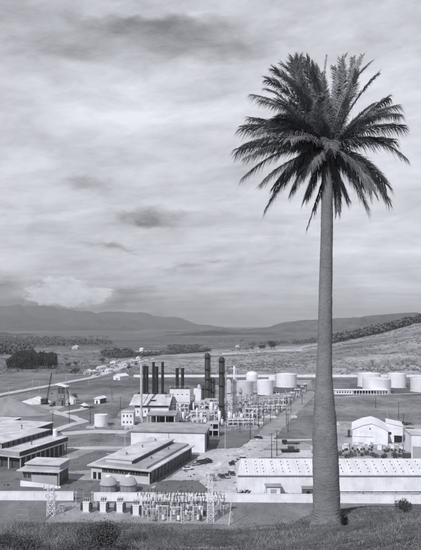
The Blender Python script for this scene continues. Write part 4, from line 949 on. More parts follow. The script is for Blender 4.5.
# ------------------------------------------------------------------ storage tanks
def tank(px, Y, d, h, mat, label, group='oil storage tanks', roof='cone', stair=True):
    t = thing('storage_tank', label, 'tank', at(px, Y), 0, group); r = d/2
    MB().lathe([(r, .0), (r, h)], n=48).build('shell', mat, t)
    MB().lathe([(r+.06, h), (r+.06, h+.12), (r*.5, h+r*.07+.1), (.3, h+r*.12+.1)] if roof == 'cone' else [(r+.02, h)]+[(r*math.cos(a), h+r*.62*math.sin(a)) for a in np.linspace(.05, 1.45, 8)], n=48).build('roof', mat, t)
    for i in (1, 2, 3):
        MB().lathe([(r+.03, h*i/4), (r+.05, h*i/4+.05), (r+.03, h*i/4+.1)], n=48).build('seam', mat, t)
    MB().lathe([(r+.7, 0), (r+.5, .35)], n=48).build('ring_foundation', concrete, t)
    if stair:
        b = MB(); n_ = 20
        for i in range(n_):
            a = math.pi*(1.62+i*.45/n_); b.tube(((r+.1)*math.cos(a), (r+.1)*math.sin(a), h*i/n_), ((r+.75)*math.cos(a), (r+.75)*math.sin(a), h*i/n_), .09, n=4)
            a2 = math.pi*(1.62+(i+1)*.45/n_); b.tube(((r+.75)*math.cos(a), (r+.75)*math.sin(a), h*i/n_+1), ((r+.75)*math.cos(a2), (r+.75)*math.sin(a2), h*(i+1)/n_+1), .04, n=4)
        b.build('stair', steel, t)
    b = MB()
    for i in range(24):
        a, a2 = i*math.pi/12, (i+1)*math.pi/12; b.tube((r*math.cos(a), r*math.sin(a), h+1.05), (r*math.cos(a2), r*math.sin(a2), h+1.05), .035, n=4); b.tube((r*math.cos(a), r*math.sin(a), h+.05), (r*math.cos(a), r*math.sin(a), h+1.05), .03, n=4)
    if roof == 'cone': b.build('railing', steel, t)
    else: MB().cyl(0, 0, h+r*.6, h+r*.6+1, .3, .3, 8).build('vent', steel, t)
    return t
def zt(ytop, Y): return zh(ytop, Y)-.5
tank(265, 438, 12.8, zt(379.5, 438), tankwhite, 'pale round tank in front of the wide white tank')
tank(286.5, 492, 18, zt(373.5, 492), tankwhite, 'wide white tank, rightmost of the group left of the palm')
tank(244.5, 432, 13.4, zt(380.5, 432), M('tank_dull_paint', .58, .5, .1, .2, spec=.4, streak=.2), 'dull pale tank behind the grey columns')
tank(252, 545, 11.5, 5.6, tankwhite, 'white dome-topped tank behind the dull pale tank', roof='dome', stair=False)
tank(272.5, 550, 8, zt(375, 550), tankwhite, 'small white tank partly hidden between the two pale round tanks', stair=False)
tank(369, 496, 20, zt(373, 496), tankwhite, 'white tank half hidden behind the broad tank right of the palm')
tank(376.5, 446, 22, zt(378, 446), M('tank_mid_paint', .74, .45, .08, .2, spec=.45, streak=.25), 'broad pale tank nearest the palm on its right')
tank(396.8, 488, 15.5, zt(373, 488), tankwhite, 'tall white tank second from the right edge')
tank(420.5, 458, 16, zt(378, 458), M('tank_mid_paint', .5), 'pale tank cut by the right edge of the photo')
tank(101, 300.5, 7.2, zt(414.5, 300.5)+.4, tankwhite, 'single white tank standing in the yard left of the white box house')
bz_ = tag(MB().box(-2.4, 2.4, -1.2, 1.2, 0, .9).build('concrete_block', concrete), 'pale low block on the ground left of the single white yard tank', 'block'); bz_.location = P(91, 428)
# long far wall
def farwall(xa, xb, label):
    t = thing('perimeter_wall', label, 'wall', at(xa, 580)); L = at(xb, 580).x-at(xa, 580).x
    bx_('wall_face', whitewall, t, 0, L, -.15, .15, -.2, 2.6); n_ = int(L/20)
    for i in range(n_+1): bx_('pier', whitewall, t, i*L/n_-.3, i*L/n_+.3, -.25, .25, -.2, 2.75)
farwall(134, 440, 'long thin white wall crossing behind the storage tanks')
# tanker loading rack on the right
s = thing('loading_rack', 'long low white loading rack with posts in front of the right-hand tanks', 'loading rack', at(335, 432))
bx_('end_house', white, s, 0, 14, 0, 4, .4, 3.6); windows(s, 'y', 1, 13, 6, 1.6, 2.8, 0, .6); bx_('roof', white, s, -.4, 42, -.5, 4.4, 3.62, 4.2)
for i in range(13): bx_('post', white, s, 14.5+i*2.25, 14.9+i*2.25, 0, .4, 0, 3.62)
bx_('back_wall', darkwall, s, 14.2, 41.6, 3.9, 4.1, .2, 3.0); bx_('platform', lightgrey, s, 14.1, 42, .5, 3.8, .2, 1.0)
# ------------------------------------------------------------------ right-hand buildings and stores yard
s = bldg('gabled_warehouse', 'white gable-fronted warehouse right of the palm trunk', 'building', (P(352.5, 445.5).x, P(352.5, 445.5).y), -15)
W = 15.4
MB().prism([(0, 0), (W, 0), (W, 7.4), (W*.78, 9.2), (W*.55, 10.4), (W*.3, 9.5), (0, 7.4)], 0, 19).build('wall', whitewall, s)
MB().prism([(-.5, 7.15), (W*.3, 9.54), (W*.55, 10.44), (W*.78, 9.24), (W+.5, 7.15), (W+.5, 7.4), (W*.78, 9.5), (W*.55, 10.7), (W*.3, 9.8), (-.5, 7.4)], -.35, 19.4).build('roof', roofwhite, s)
bx_('louvre', darkwall, s, W/2-.25, W/2+.25, -.06, -.004, 7.6, 8.4)
bx_('ledge', lightgrey, s, .4, 9, -.1, -.004, 4.2, 4.4)
s2 = bldg('lean_to', 'white annex with dark doorway attached right of the gabled warehouse', 'building', (P(386.5, 442).x, P(386.5, 442).y), -15)
MB().prism([(0, 0), (7.2, 0), (7.2, 7.6), (0, 8.9)], 0, 12).build('wall', whitewall, s2); MB().prism([(-.1, 8.95), (7.5, 7.6), (7.5, 7.85), (-.1, 9.2)], -.3, 12.3).build('roof', roofwhite, s2)
bx_('door', voidm, s2, 3.4, 7.0, -.07, -.004, .03, 3.3); bx_('window', glass, s2, 1, 2.2, -.05, -.004, 3.6, 4.8)
s = bldg('white_block', 'plain white flat-roofed block at the right edge behind the long store', 'building', (P(411.5, 460).x, P(411.5, 460).y), -8)
bx_('wall', whitewall, s, 0, 14, 0, 12, 0, 10.2); bx_('lower_panel', lightgrey, s, .4, 13.8, -.06, -.004, 0, 5.6); bx_('roof', roofpale, s, -.3, 14.3, -.3, 12.3, 10.2, 10.5); windows(s, 'y', 5, 13, 3, 6.6, 8.4, 0, .5)
g = random.Random(44)
cm = [white, offwhite, lightgrey, palewood]
cy = [(344.5, 451), (347.5, 451), (351.5, 449.5), (356, 451), (358.8, 451.2), (363.5, 450.5), (368, 451), (372, 448.5), (379.5, 451), (383, 450.5), (388.5, 450.7), (396.5, 450.5), (400, 450), (406, 450.5), (409, 449.6)]
cy = [(x, y-1.2) for x, y in cy]+[(346, 447.5), (354, 447.2), (361, 448), (366, 447.6), (375.5, 448.4), (391.5, 448), (402.5, 446.5), (408, 445.8)]
for i, (x, y) in enumerate(cy):
    w, h = g.uniform(1.3, 2.3), g.uniform(1.2, 2.5)
    q = thing('stacked_crate', 'pale crate stack standing among the stores before the gabled warehouse', 'crate', P(x, y), g.uniform(-.3, .3), 'pale crate stacks in the stores yard')
    bx_('crate', cm[i % 4], q, -w/2, w/2, -w/2, w/2, .12, h); bx_('pallet', wood, q, -w/2-.1, w/2+.1, -w/2-.05, w/2+.05, 0, .12); bx_('lid', cm[(i+1) % 4], q, -w/2-.06, w/2+.06, -w/2-.06, w/2+.06, h, h+.1)
pm_ = None
for i in range(58):
    x, y = g.uniform(342, 409), g.uniform(446.5, 453.5)
    if pm_ is None:
        pm_ = thing('oil_drum', 'dark oil drum in the crowded stores yard before the gabled warehouse', 'drum', P(x, y), 0, 'dark oil drums in the stores yard')
        MB().lathe([(.42, 0), (.44, .04), (.42, .08), (.42, .45), (.44, .48), (.42, .52), (.42, .9), (.44, .94), (.40, .98)], n=12).build('barrel', darksteel, pm_); MB().cyl(.2, 0, .98, 1.02, .06, .06, 6).build('bung', steel, pm_)
    else: dup(pm_, P(x, y)+Vector((0, 0, 0)))
for i in range(13):
    x, y = 341+i*5.1+g.uniform(-2, 2), g.uniform(455.5, 459)
    shrub('shrub', 'dark bush in the hedge line behind the long speckled roof', P(x, y), (g.uniform(.9, 2.3), 1.2, g.uniform(.9, 2.2)), 220, .2, leafmid, 500+i, 'hedge bushes behind the long store', stems=2)
sk = thing('dark_container', 'dark box container at the right end of the hedge behind the long store', 'container', P(404.5, 459.5)); bx_('body', darkwall, sk, 0, 3.8, 0, 2.4, .15, 2.6); bx_('lid', midgrey, sk, -.1, 3.9, -.1, 2.5, 2.6, 2.75); bx_('skid', wood, sk, 0, 3.8, .2, 2.2, 0, .15)
for i, (x, y) in enumerate(((349, 437), (345, 428.5), (338, 425))):
    q = thing('machine_part', ('dark upright machine by the left corner of the gabled warehouse', 'pale small machine frame left of the gabled warehouse', 'pale pile of fittings beside the palm trunk on the worn ground')[i], 'machine', P(x, y)); bx_('base', (darksteel, lightgrey, offwhite)[i], q, -.9, .9, -.6, .6, 0, .6); bx_('body', (darksteel, lightgrey, offwhite)[i], q, -.5, .5, -.45, .45, .6, (3.6, 1.9, 1.4)[i]); MB().cyl(.1, 0, (3.6, 1.9, 1.4)[i], (4.6, 2.6, 1.9)[i], .15, .1, 8).build('neck', steel, q)
g = random.Random(91)
for i, (x, y, L) in enumerate(((404, 425, 9), (409.5, 431, 6), (398, 437, 3))):
    t = tag(MB().leaves((0, 0, .8), (L*.5, 1.6, 1.0), 260, .35, seed=700+i).build('shrub', leafdark), ('wide dark scrub strip right of the annex with the doorway', 'dark scrub patch at the right behind the plain white block', 'small dark scrub by the annex doorway')[i], 'shrub'); t.location = P(x, y)
# ------------------------------------------------------------------ vehicles
def wheel(par, x, y, r, w=.2):
    t = MB().lathe([(r*.62, -w/2), (r, -w/2), (r, w/2), (r*.62, w/2)], n=16).build('wheel', rubber, par); t.rotation_euler = (0, R(90), 0); t.location = (x, y, r)
    MB().lathe([(.05, -w*.52), (r*.6, -w*.45), (r*.6, w*.45), (.05, w*.52)], n=12).build('hub_cap', steel, t)
def car(loc, rz, mat, roofm, label, k=1.0):
    """rounded saloon of the 1950s, nose towards +y"""
    t = thing('parked_car', label, 'car', loc, rz)
    def loft(secs):
        b = MB(); n_ = 14; vs = []
        for (y, w, z0, z1, p) in secs:
            for i in range(n_):
                a = 2*math.pi*i/n_; c, s_ = math.cos(a), math.sin(a)
                vs.append((w*math.copysign(abs(c)**p, c), y, (z0+z1)/2+(z1-z0)/2*math.copysign(abs(s_)**p, s_)))
        fs = []
        for q in range(len(secs)-1):
            for i in range(n_):
                j = (i+1) % n_; fs.append((q*n_+i, q*n_+j, q*n_+n_+j, q*n_+n_+i))
        fs += [tuple(range(n_)), tuple(reversed(range((len(secs)-1)*n_, len(secs)*n_)))]
        return b.add(vs, fs, True)
    loft([(-2.35, .45, .45, .75, .6), (-2.15, .78, .35, .95, .5), (-1.3, .9, .3, 1.05, .45), (.6, .92, .3, 1.05, .45), (1.5, .85, .32, 1.02, .5), (2.1, .7, .38, .92, .55), (2.3, .4, .45, .75, .6)]).build('body', mat, t)
    loft([(-1.6, .55, .95, 1.1, .7), (-1.05, .72, .95, 1.45, .6), (-.4, .76, .95, 1.55, .55), (.3, .74, .95, 1.5, .6), (.9, .62, .95, 1.08, .7)]).build('cabin', glass, t)
    loft([(-1.1, .5, 1.38, 1.5, .7), (-.4, .7, 1.42, 1.6, .6), (.3, .6, 1.4, 1.55, .7)]).build('roof', roofm, t)
    for s_ in (-1, 1):
        wheel(t, s_*.78, -1.35, .34); wheel(t, s_*.78, 1.4, .34)
        q = MB().lathe([(.12, 0), (.1, .08)], n=10).build('headlight', steel, t); q.rotation_euler = (R(-90), 0, 0); q.location = (s_*.52, 2.14, .72)
    MB().box(-.8, .8, 2.28, 2.36, .42, .54).build('bumper', steel, t); MB().box(-.8, .8, -2.42, -2.34, .42, .54).build('bumper', steel, t)
    t.scale = (k,)*3; return t
def truck(loc, rz, mat, bedm, label, k=1.0, load=None):
    t = thing('parked_truck', label, 'truck', loc, rz)
    bx_('cab', mat, t, -.95, .95, .7, 2.1, .7, 2.1, bev=.25); bx_('bonnet', mat, t, -.6, .6, 2.1, 3.3, .7, 1.45, bev=.2)
    for s_ in (-1, 1): bx_('fender', mat, t, min(s_*.6, s_*1.0), max(s_*.6, s_*1.0), 2.1, 3.2, .55, .98, bev=.15)
    bx_('windscreen', glass, t, -.75, .75, 2.08, 2.13, 1.5, 2.0); bx_('chassis', darksteel, t, -.5, .5, -3.4, 2.9, .5, .72)
    bd = MB().box(-1.1, 1.1, -3.5, .5, .75, .9).box(-1.1, -1.02, -3.5, .5, .9, 1.6).box(1.02, 1.1, -3.5, .5, .9, 1.6).box(-1.02, 1.02, -3.5, -3.42, .9, 1.6).box(-1.02, 1.02, .42, .5, .9, 1.9)
    bd.build('cargo_bed', bedm, t)
    for s_ in (-1, 1):
        wheel(t, s_*.85, -2.3, .45, .35); wheel(t, s_*.85, 2.5, .45, .25); bx_('headlight', steel, t, s_*.72-.1, s_*.72+.1, 3.2, 3.28, .75, .93)
    if load: MB().prism([(-.95, .9), (.95, .9), (.9, 1.7), (.2, 2.1), (-.7, 1.9)], -3.3, .2).build('load', load, t)
    t.scale = (k,)*3; return t
truck(P(204.8, 463.5), R(-60), carblack, darksteel, 'dark truck parked at the corner of the big white hall', .95)
car(P(188, 469.8), R(-72), carpale, carpale, 'pale car parked beside the dark side of the stepped-roof building', .95)
car(P(195.6, 465.2), R(-68), cargrey, carpale, 'grey car between the pale car and the dark truck', .8)
car(P(221.4, 477.2), R(18), carblack, cargrey, 'dark rounded car at the left of the three parked by the long store', .98)
car(P(226.6, 477.4), R(14), cargrey, carblack, 'grey rounded car in the middle of the three parked by the long store', .98)
car(P(231.6, 474.2), R(16), carblack, carpale, 'dark car with pale roof at the back of the three parked by the long store', .98)
truck(P(236.2, 465.2), R(86), carblack, darksteel, 'dark flat-bed truck by the upper left corner of the long store', .9)
car(P(241.8, 460.2), R(70), cargrey, carpale, 'grey car with pale top just behind the dark flat-bed truck', 1.1)
car(P(258.2, 438.4), R(60), carblack, carpale, 'car with pale top alone on the road beyond the long store', 1.0)
car(P(213.2, 480.5), R(80), cargrey, cargrey, 'small low grey car on the yard left of the three parked cars', .6)
s = thing('flat_trailer', 'long dark flat trailer on the worn ground beyond the long store', 'trailer', P(282, 444.2), R(2))
bx_('deck', darksteel, s, 0, 8, -1, 1, .7, .95); bx_('drum_box', blacksteel, s, .1, 2.2, -.9, .9, .95, 2.0); MB().tube((2.2, 0, .85), (9.6, 0, 1.0), .14).build('drawbar', darksteel, s)
for x in (1.2, 6.6):
    for y in (-1, 1):
        w_ = MB().lathe([(.38, -.12), (.38, .12)], n=12).build('wheel', rubber, s); w_.rotation_euler = (R(90), 0, 0); w_.location = (x, y*.95, .38)
s = thing('road_machine', 'dark crawler machine standing in front of the flat trailer', 'machine', P(290, 452), R(3))
bx_('chassis', darksteel, s, -4.0, 4.0, -.9, .9, .7, 1.3); bx_('engine', darksteel, s, -.9, 1.6, -.8, .8, 1.3, 2.5, bev=.1); bx_('cab', midgrey, s, 1.7, 2.9, -.7, .7, 1.3, 3.0, bev=.1)
for y in (-1.25, .8):
    MB().prism([(-3.8, .45), (-3.3, 0), (3.3, 0), (3.8, .45), (3.3, .9), (-3.3, .9)], y, y+.45).build('track', rubber, s)
MB().tube((-.4, 0, 2.5), (-.4, 0, 3.4), .1).build('exhaust', rust, s)
s = thing('pipe_stack', 'low dark stack of pipes beside the crawler machine', 'pipes', P(264, 450.2), R(-2))
for i in range(5): MB().tube((0, i*.42, .2), (9.5, i*.42, .2), .2).build('pipe', darksteel if i % 2 else midgrey, s)
for i in range(4): MB().tube((0, .21+i*.42, .56), (9.0, .21+i*.42, .56), .2).build('pipe', midgrey, s)
# ------------------------------------------------------------------ poles
def pole(px, py, ytop, label, mat=wood, r=.16, arms=1, group=None):
    p = P(px, py); h = zh(ytop, p.y); t = thing('utility_pole', label, 'pole', p, R(random.uniform(-25, 25)), group)
    m_ = MB().cyl(0, 0, 0, h, r, r*.62, 8).build('pole', mat, t)
    for k_ in range(arms):
        z = h-.4-k_*.9; a = MB().box(-1.0, 1.0, -.06, .06, z, z+.14).build('crossarm', mat, t)
        for x in (-.85, .85): MB().lathe([(.05, z+.14), (.09, z+.2), (.05, z+.36)], x, 0, 6).build('insulator', porcelain, a)
    return t
dpole = M('dark_creosoted_pole', .035, .9, .3, 2); lpole = M('bleached_pole', .5, .9, .15, 2)
for a in ((52.8, 426, 411, 'dark pole behind the upper end of the three-tier building', dpole), (69.3, 423, 405, 'dark pole by the forked path right of the wooden tower', dpole), (90.3, 424, 407, 'dark pole behind the single white yard tank', dpole),
          (112, 399, 390, 'dark thin pole in the field right of the small shed', dpole), (120.5, 409, 397, 'dark thin pole behind the white box house', dpole), (225.2, 450, 422, 'pale tall pole on the lawn below the slender column', lpole), (250.3, 440, 415, 'thin dark pole on the lawn right of the pale pole', dpole),
          (271.6, 459.5, 433, 'taller dark pole of the two just above the long store roof', dpole), (276.8, 456, 430, 'dark pole standing right behind the other above the long store roof', dpole), (288, 432, 414, 'dark pole on the right side of the plant road', dpole), (291, 413, 398, 'dark pole farther up the right side of the plant road', dpole),
          (258.6, 428, 397, 'tall dark post nearest the process area at the left of the post row', dpole), (263.4, 425, 404, 'dark post second from left in the row above the lawn', dpole), (270.4, 421.5, 403.5, 'dark post third from left in the row above the lawn', dpole), (275.6, 417, 400.5, 'dark post fourth from left in the row above the lawn', dpole), (286.4, 426, 396, 'tall dark post beside the plant road right of the row', dpole),
          (375.6, 408, 396.5, 'thin dark pole in the field below the broad pale tank', dpole), (398.6, 419.5, 402.5, 'tall thin dark pole behind the gabled warehouse annex', dpole), (403.5, 424, 414, 'short dark pole right of the warehouse annex', dpole),
          (8.5, 399, 387, 'pale pole beside the far road at the left edge', lpole), (32.5, 389.5, 379.5, 'pale pole beside the far road above the sand heap', lpole), (39.5, 392.5, 381.5, 'pale pole beside the far road left of the crane', lpole), (88.5, 385, 376.5, 'pale pole at the bend of the far road', lpole), (29, 398, 392, 'short pale pole behind the sand heap', lpole),
          (198, 431, 419, 'pale pole at the right end of the pipe rack', lpole), (240, 433, 420, 'dark pole at the front corner of the process area', dpole), (116.5, 436, 423.5, 'pale pole on the verge left of the big white hall', lpole), (125, 446, 430, 'pale pole at the left end of the big white hall', lpole), (302, 404, 391, 'dark pole where the plant road meets the trunk', dpole)):
    pole(*a, r=.17, arms=1)
lp2 = thing('leaning_derrick', 'pale leaning pole and tackle behind the gabled warehouse', 'pole', P(388, 422)); MB().tube((.5, 0, 0), (-.9, 0, 6.4), .12).build('pole', lpole, lp2); MB().box(-.4, 1.2, -.4, .4, 0, 1.0).build('winch', darksteel, lp2)
# posts and pipework running up beside the plant road
RP = [(279, 412), (283, 408.5), (286, 405.5), (289.5, 402.5), (293, 400), (296.5, 397.5), (299.5, 395.2), (302.5, 393.2), (305.5, 391.4)]
for i, (x, y) in enumerate(RP):
    t = thing('pipe_support', 'white topped pipe support post in the row beside the upper plant road', 'pipe support', P(x, y), R(30), 'pipe supports beside the upper plant road'); h = 4.2+(i % 3)*.8
    for s_ in (-1.0, 1.0): MB().box(s_-.16, s_+.16, -.16, .16, 0, h).build('post', darksteel, t)
    MB().box(-1.6, 1.6, -.2, .2, h, h+.5).build('beam', white, t)
    MB().tube((-.5, -1.5, h+.7), (-.5, 1.8, h+.7), .2).build('pipe', tankwhite, t); bx_('valve_box', (white, lightgrey)[i % 2], t, -2.4, -1.2, -.6, .6, 0, 1.5)
rack(P(259, 404.5), 21, 2.6, 4.6, 6, 'pipe rack with white lines crossing left of the upper plant road', R(9), seed=9)
rack(P(262.5, 411), 16, 2.4, 3.4, 5, 'lower pipe rack with white lines in front of the one below the pale tanks', R(8), seed=10)
for i, (x, y, L) in enumerate(((265, 418.2, 6.8), (291, 418, 3.6), (268, 407, 4), (255, 424, 5))):
    t = tag(MB().box(0, L, 0, 1.6, 0, 1.0).box(.3, L-.3, .3, 1.3, 1.0, 1.25).build('concrete_trough', offwhite), ('long white trough between the posts above the lawn', 'short white trough on the far side of the plant road', 'white trough under the pipe rack below the pale tanks', 'white trough at the left of the post row')[i], 'trough'); t.location = P(x, y)
g = random.Random(61)
sc0 = None
for i in range(70):
    x, y = g.uniform(236, 300), g.uniform(392, 424)
    if x > 312-(y-392)*1.55: continue
    t = thing('valve_station', 'small pipe and valve cluster on the ground between tanks and process columns', 'valve', P(x, y), g.uniform(0, 3), 'valve clusters between tanks and columns')
    MB().tube((-2, 0, .5), (2, 0, .5), .16, n=6).build('pipe', g.choice((tankwhite, steel, darksteel)), t); MB().cyl(.2, 0, .5, 1.5+g.random(), .2, .2, 6).build('stem', g.choice((darksteel, white)), t); MB().lathe([(.42, 1.5), (.42, 1.6)], .2, 0, 10).build('handwheel', darksteel, t)
    if g.random() < .5: bx_('block', g.choice((white, offwhite, concrete)), t, -1.4, -.5, -.6, .6, 0, g.uniform(.5, 1.3))
# fence along the lawn at the road north of the stepped building
s = thing('wire_fence', 'grey wire fence with pale posts along the road left of the big white hall', 'fence', P(69, 447.2)); L = (P(130, 446.8)-P(69, 447.2)).length
for i in range(16): MB().cyl(i*L/15, 0, 0, 2.2, .06, .06, 6).build('post', lightgrey, s)
for z in (.4, 1.3, 2.1): MB().tube((0, 0, z), (L, 0, z), .03, n=5).build('rail', steel, s)
m_ = MB()
for i in range(110): m_.tube((i*L/110, 0, .1), (i*L/110, 0, 2.15), .012, n=3)
m_.build('mesh_panel', steel, s)
# ------------------------------------------------------------------ construction site at the left
def heap(name, label, loc, rad, h, mat, seed, kind=None):
    b = MB(); n_, kx = 40, 14; vs = [(0, 0, h)]; g = random.Random(seed)
    off = g.uniform(0, 9)
    for k_ in range(1, kx+1):
        t_ = k_/kx
        for i in range(n_):
            a = 2*math.pi*i/n_; w = 1+.16*math.sin(2*a+off)+.09*math.sin(5*a+off*2)+.04*math.sin(11*a+off)
            z = h*(1-t_)**1.06*(1+.22*math.sin(3*a+off+k_*.3)*t_); vs.append((rad[0]*t_*w*math.cos(a), rad[1]*t_*w*math.sin(a), max(z, 0)-.05*(k_ == kx)+.06*g.uniform(-1, 1)*(h/6)))
    fs = [(0, 1+i, 1+(i+1) % n_) for i in range(n_)]
    for k_ in range(kx-1):
        for i in range(n_):
            j = (i+1) % n_; fs.append((1+k_*n_+i, 1+(k_+1)*n_+i, 1+(k_+1)*n_+j, 1+k_*n_+j))
    o = b.add(vs, fs, True).build(name, mat); o.location = loc; return tag(o, label, 'heap')
heap('gravel_heap', 'large grey cone of gravel at the left edge above the long roofs', at(7, 345), (27, 15), zh(396, 345), gravel, 2)
heap('sand_heap', 'pale sand heap with a steep crest between gravel cone and crane', at(38.5, 392), (9, 8), zh(396, 392), sand, 4)
heap('sand_heap', 'lower pale sand heap joined to the left of the steep one', at(30.5, 385), (9, 8), zh(398.5, 385), sand, 6)
heap('earth_heap', 'low dark heap inside the loop of the forked path', at(75, 372), (7, 4.5), 1.8, M('dark_earth', .12, .95, .3, .6, bump=.4), 8)
tag(heap('rubble_heap', 'small pale heap right of the looped path near the little shed', at(84.5, 375), (4, 3), 2.2, sand, 9), 'small pale heap right of the looped path near the little shed', 'heap')
s = thing('crawler_crane', 'dark crawler crane with raised lattice boom beside the sand heap', 'crane', at(45, 382), R(-15))
for y in (-1.6, 1.0): MB().prism([(-2.6, .5), (-2.2, 0), (2.2, 0), (2.6, .5), (2.2, 1.0), (-2.2, 1.0)], y, y+.6).build('track', rubber, s)
bx_('cab', M('crane_dark_paint', .06, .6, .2, .6), s, -2.6, 1.6, -1.5, 1.5, 1.15, 4.0, bev=.1); bx_('cab_window', glass, s, -1.6, .2, -1.56, -1.505, 2.2, 3.4); MB().cyl(0, 0, .8, 1.15, .9, .9, 12).build('turntable', darksteel, s)
bm_ = MB(); tip = Vector((5.2, 0, 22)); ft = Vector((1.4, 0, 1.6))
for sx, sy in ((-1, -1), (1, -1), (1, 1), (-1, 1)): bm_.tube(ft+Vector((.45*sx, .5*sy, 0)), tip+Vector((.2*sx, .2*sy, 0)), .09, n=5)
for i in range(16):
    a = ft.lerp(tip, i/16); c = ft.lerp(tip, (i+1)/16); w = .48-.28*i/16
    for sy in (-1, 1): bm_.tube(a+Vector((-w, w*sy, 0)), c+Vector((w, w*sy, 0)), .05, n=4)
    bm_.tube(a+Vector((-w, -w, 0)), c+Vector((-w, w, 0)), .05, n=4)
bm_.build('boom', darksteel, s); MB().path([tip, tip+Vector((.1, 0, -14))], .04).build('hoist_cable', darksteel, s); MB().path([(-2.2, 0, 4.0), tip], .04).build('pendant', darksteel, s)
MB().box(4.9, 5.7, -.4, .4, 7.2, 8.0).build('bucket', darksteel, s)
for k_, (x, y, lab) in enumerate(((51, 405.5, 'dark small cement mixer right of the crane'), (54, 404.8, 'dark machine between the crane and the wooden tower'))):
    q = thing('site_machine', lab, 'machine', P(x, y+1), R(20*k_)); bx_('frame', darksteel, q, -1, 1, -.7, .7, .4, 1.0); MB().lathe([(.4, 1.0), (1.0, 1.5), (1.0, 2.3), (.5, 3.0)], n=12).build('drum', (midgrey, darksteel)[k_], q)
    for sx in (-1, 1): w_ = MB().lathe([(.4, -.1), (.4, .1)], n=12).build('wheel', rubber, q); w_.rotation_euler = (0, R(90), 0); w_.location = (sx*1.05, 0, .4)
s = thing('wooden_tower', 'timber batching tower with pale pitched roof and open floors', 'tower', at(57.3, 372), R(-8))
frame(s, 0, 5.6, 0, 5, 13, 2, (4.5, 8.4, 12.8), M('site_timber', .22, .9, .25, 1), .2); bx_('bin', darkwall, s, .4, 5.2, .4, 4.6, 8.7, 12.4); bx_('lower_bin', M('site_timber', .22), s, .6, 2.4, .5, 4.4, .1, 4.0)
MB().prism([(-1.2, 14.6), (6.4, 12.9), (6.4, 13.3), (-1.2, 15.2)], -.8, 5.8).build('roof', white, s)
MB().tube((6.2, .2, 0), (6.2, .2, 21), .22, .15).build('mast', lpole, s); MB().tube((6.2, .2, 14), (9.6, -.4, 7.5), .1).build('jib', lpole, s); MB().box(5.0, 7.4, .05, .35, 16.2, 16.5).build('crossarm', lpole, s)
s = thing('site_hut', 'small white hut right of the timber tower', 'hut', at(66.3, 374), R(-5)); MB().prism([(0, 0), (5, 0), (5, 4.2), (2.5, 6.3), (0, 4.2)], 0, 5).build('wall', whitewall, s); MB().prism([(-.4, 4.0), (2.5, 6.4), (5.4, 4.0), (5.4, 4.25), (2.5, 6.7), (-.4, 4.25)], -.4, 5.4).build('roof', roofwhite, s); bx_('door', voidm, s, 1.8, 2.8, -.05, -.004, 0, 2.3)
s = thing('field_shed', 'low white shed with dark end in the field right of the looped path', 'shed', at(94.5, 385), R(-22)); bx_('wall', whitewall, s, 0, 4.4, 0, 8, 0, 3.2); bx_('end_wall', darkwall, s, 4.402, 4.5, .1, 7.9, 0, 3.15)
MB().prism([(-.5, 3.3), (4.9, 3.3), (4.9, 3.55), (2.2, 4.9), (-.5, 3.55)], -.5, 8.5).build('roof', roofwhite, s); bx_('door', voidm, s, 1.4, 2.6, -.05, -.004, 0, 2.2)
for i, (x, y, lab) in enumerate(((86.5, 408, 'dark car left of the low white field shed'), (89.2, 406.8, 'pale car beside the low white field shed'), (91.6, 407.6, 'dark small car touching the left of the field shed'))): car(P(x, y), R(70-20*i), (carblack, carpale, carblack)[i], carpale, lab, 1.0)
# ------------------------------------------------------------------ far village, trees and woods
VH = [(121, 379.5, 9, 'white cottage with steep roof below the far village'), (126.5, 365.5, 7, 'small white far cottage above the bright roadside ground'), (88, 374.2, 8, 'pale long cottage beside the dark bush by the far road'), (93.5, 372.5, 7, 'pale cottage at the start of the bright roadside strip'), (101, 369.5, 7, 'small cottage midway along the bright roadside strip'),
      (106.5, 367.5, 6, 'tiny cottage beyond the middle of the far roadside strip'), (113, 364, 7, 'grey cottage near the top of the far roadside strip'), (118, 361.5, 6, 'tiny cottage at the top of the far roadside strip'), (134, 362.5, 6, 'tiny grey cottage right of the far road'), (139, 358.5, 6, 'tiny pale cottage where the far road ends'), (75.5, 349, 12, 'far white farmhouse below the forested hills'), (97, 375.5, 6, 'dark-roofed cottage in front of the roadside strip'), (109, 372, 6, 'dark-roofed cottage right of the far road'), (238, 349.8, 9, 'lone pale farmhouse at the foot of the far grassy hill')]
for i, (x, y, w, lab) in enumerate(VH):
    p = P(x, y)
    s = thing('cottage', lab, 'house', (p.x, p.y, gz(p.x, p.y)-.2), R(-35+17*(i % 4))); hh_ = w*.42
    wm = (whitewall, offwhite, lightgrey)[i % 3]; rm = (roofpale, midgrey, roofwhite, darkwall)[i % 4] if i else roofwhite
    MB().prism([(-w/2, 0), (w/2, 0), (w/2, hh_), (0, hh_*1.6), (-w/2, hh_)], -w*.7, w*.7).build('wall', wm, s); MB().prism([(-w/2-.4, hh_-.15), (0, hh_*1.62), (w/2+.4, hh_-.15), (w/2+.4, hh_+.15), (0, hh_*1.62+.3), (-w/2-.4, hh_+.15)], -w*.75, w*.75).build('roof', rm, s)
    bx_('door', voidm, s, -.5, .5, -w*.7-.06, -w*.7-.004, 0, 2.1); bx_('window', glass, s, 1.2, 2.3, -w*.7-.06, -w*.7-.004, 1, 2.2)
for i, (x, y, lab) in enumerate(((104.5, 371.8, 'dark car on the bright far roadside strip'), (99, 373.6, 'pale car at the near end of the bright far roadside strip'), (116, 366, 'car near the upper end of the far roadside strip'))): car(P(x, y), R(-40), (carblack, carpale, cargrey)[i], carpale, lab, 1.2)
t = thing('water_tower', 'lone white round water tank on the low rise left of the plant stacks', 'tank', at(141.7, 1005)); t.location.z = gz(t.location.x, 1005)
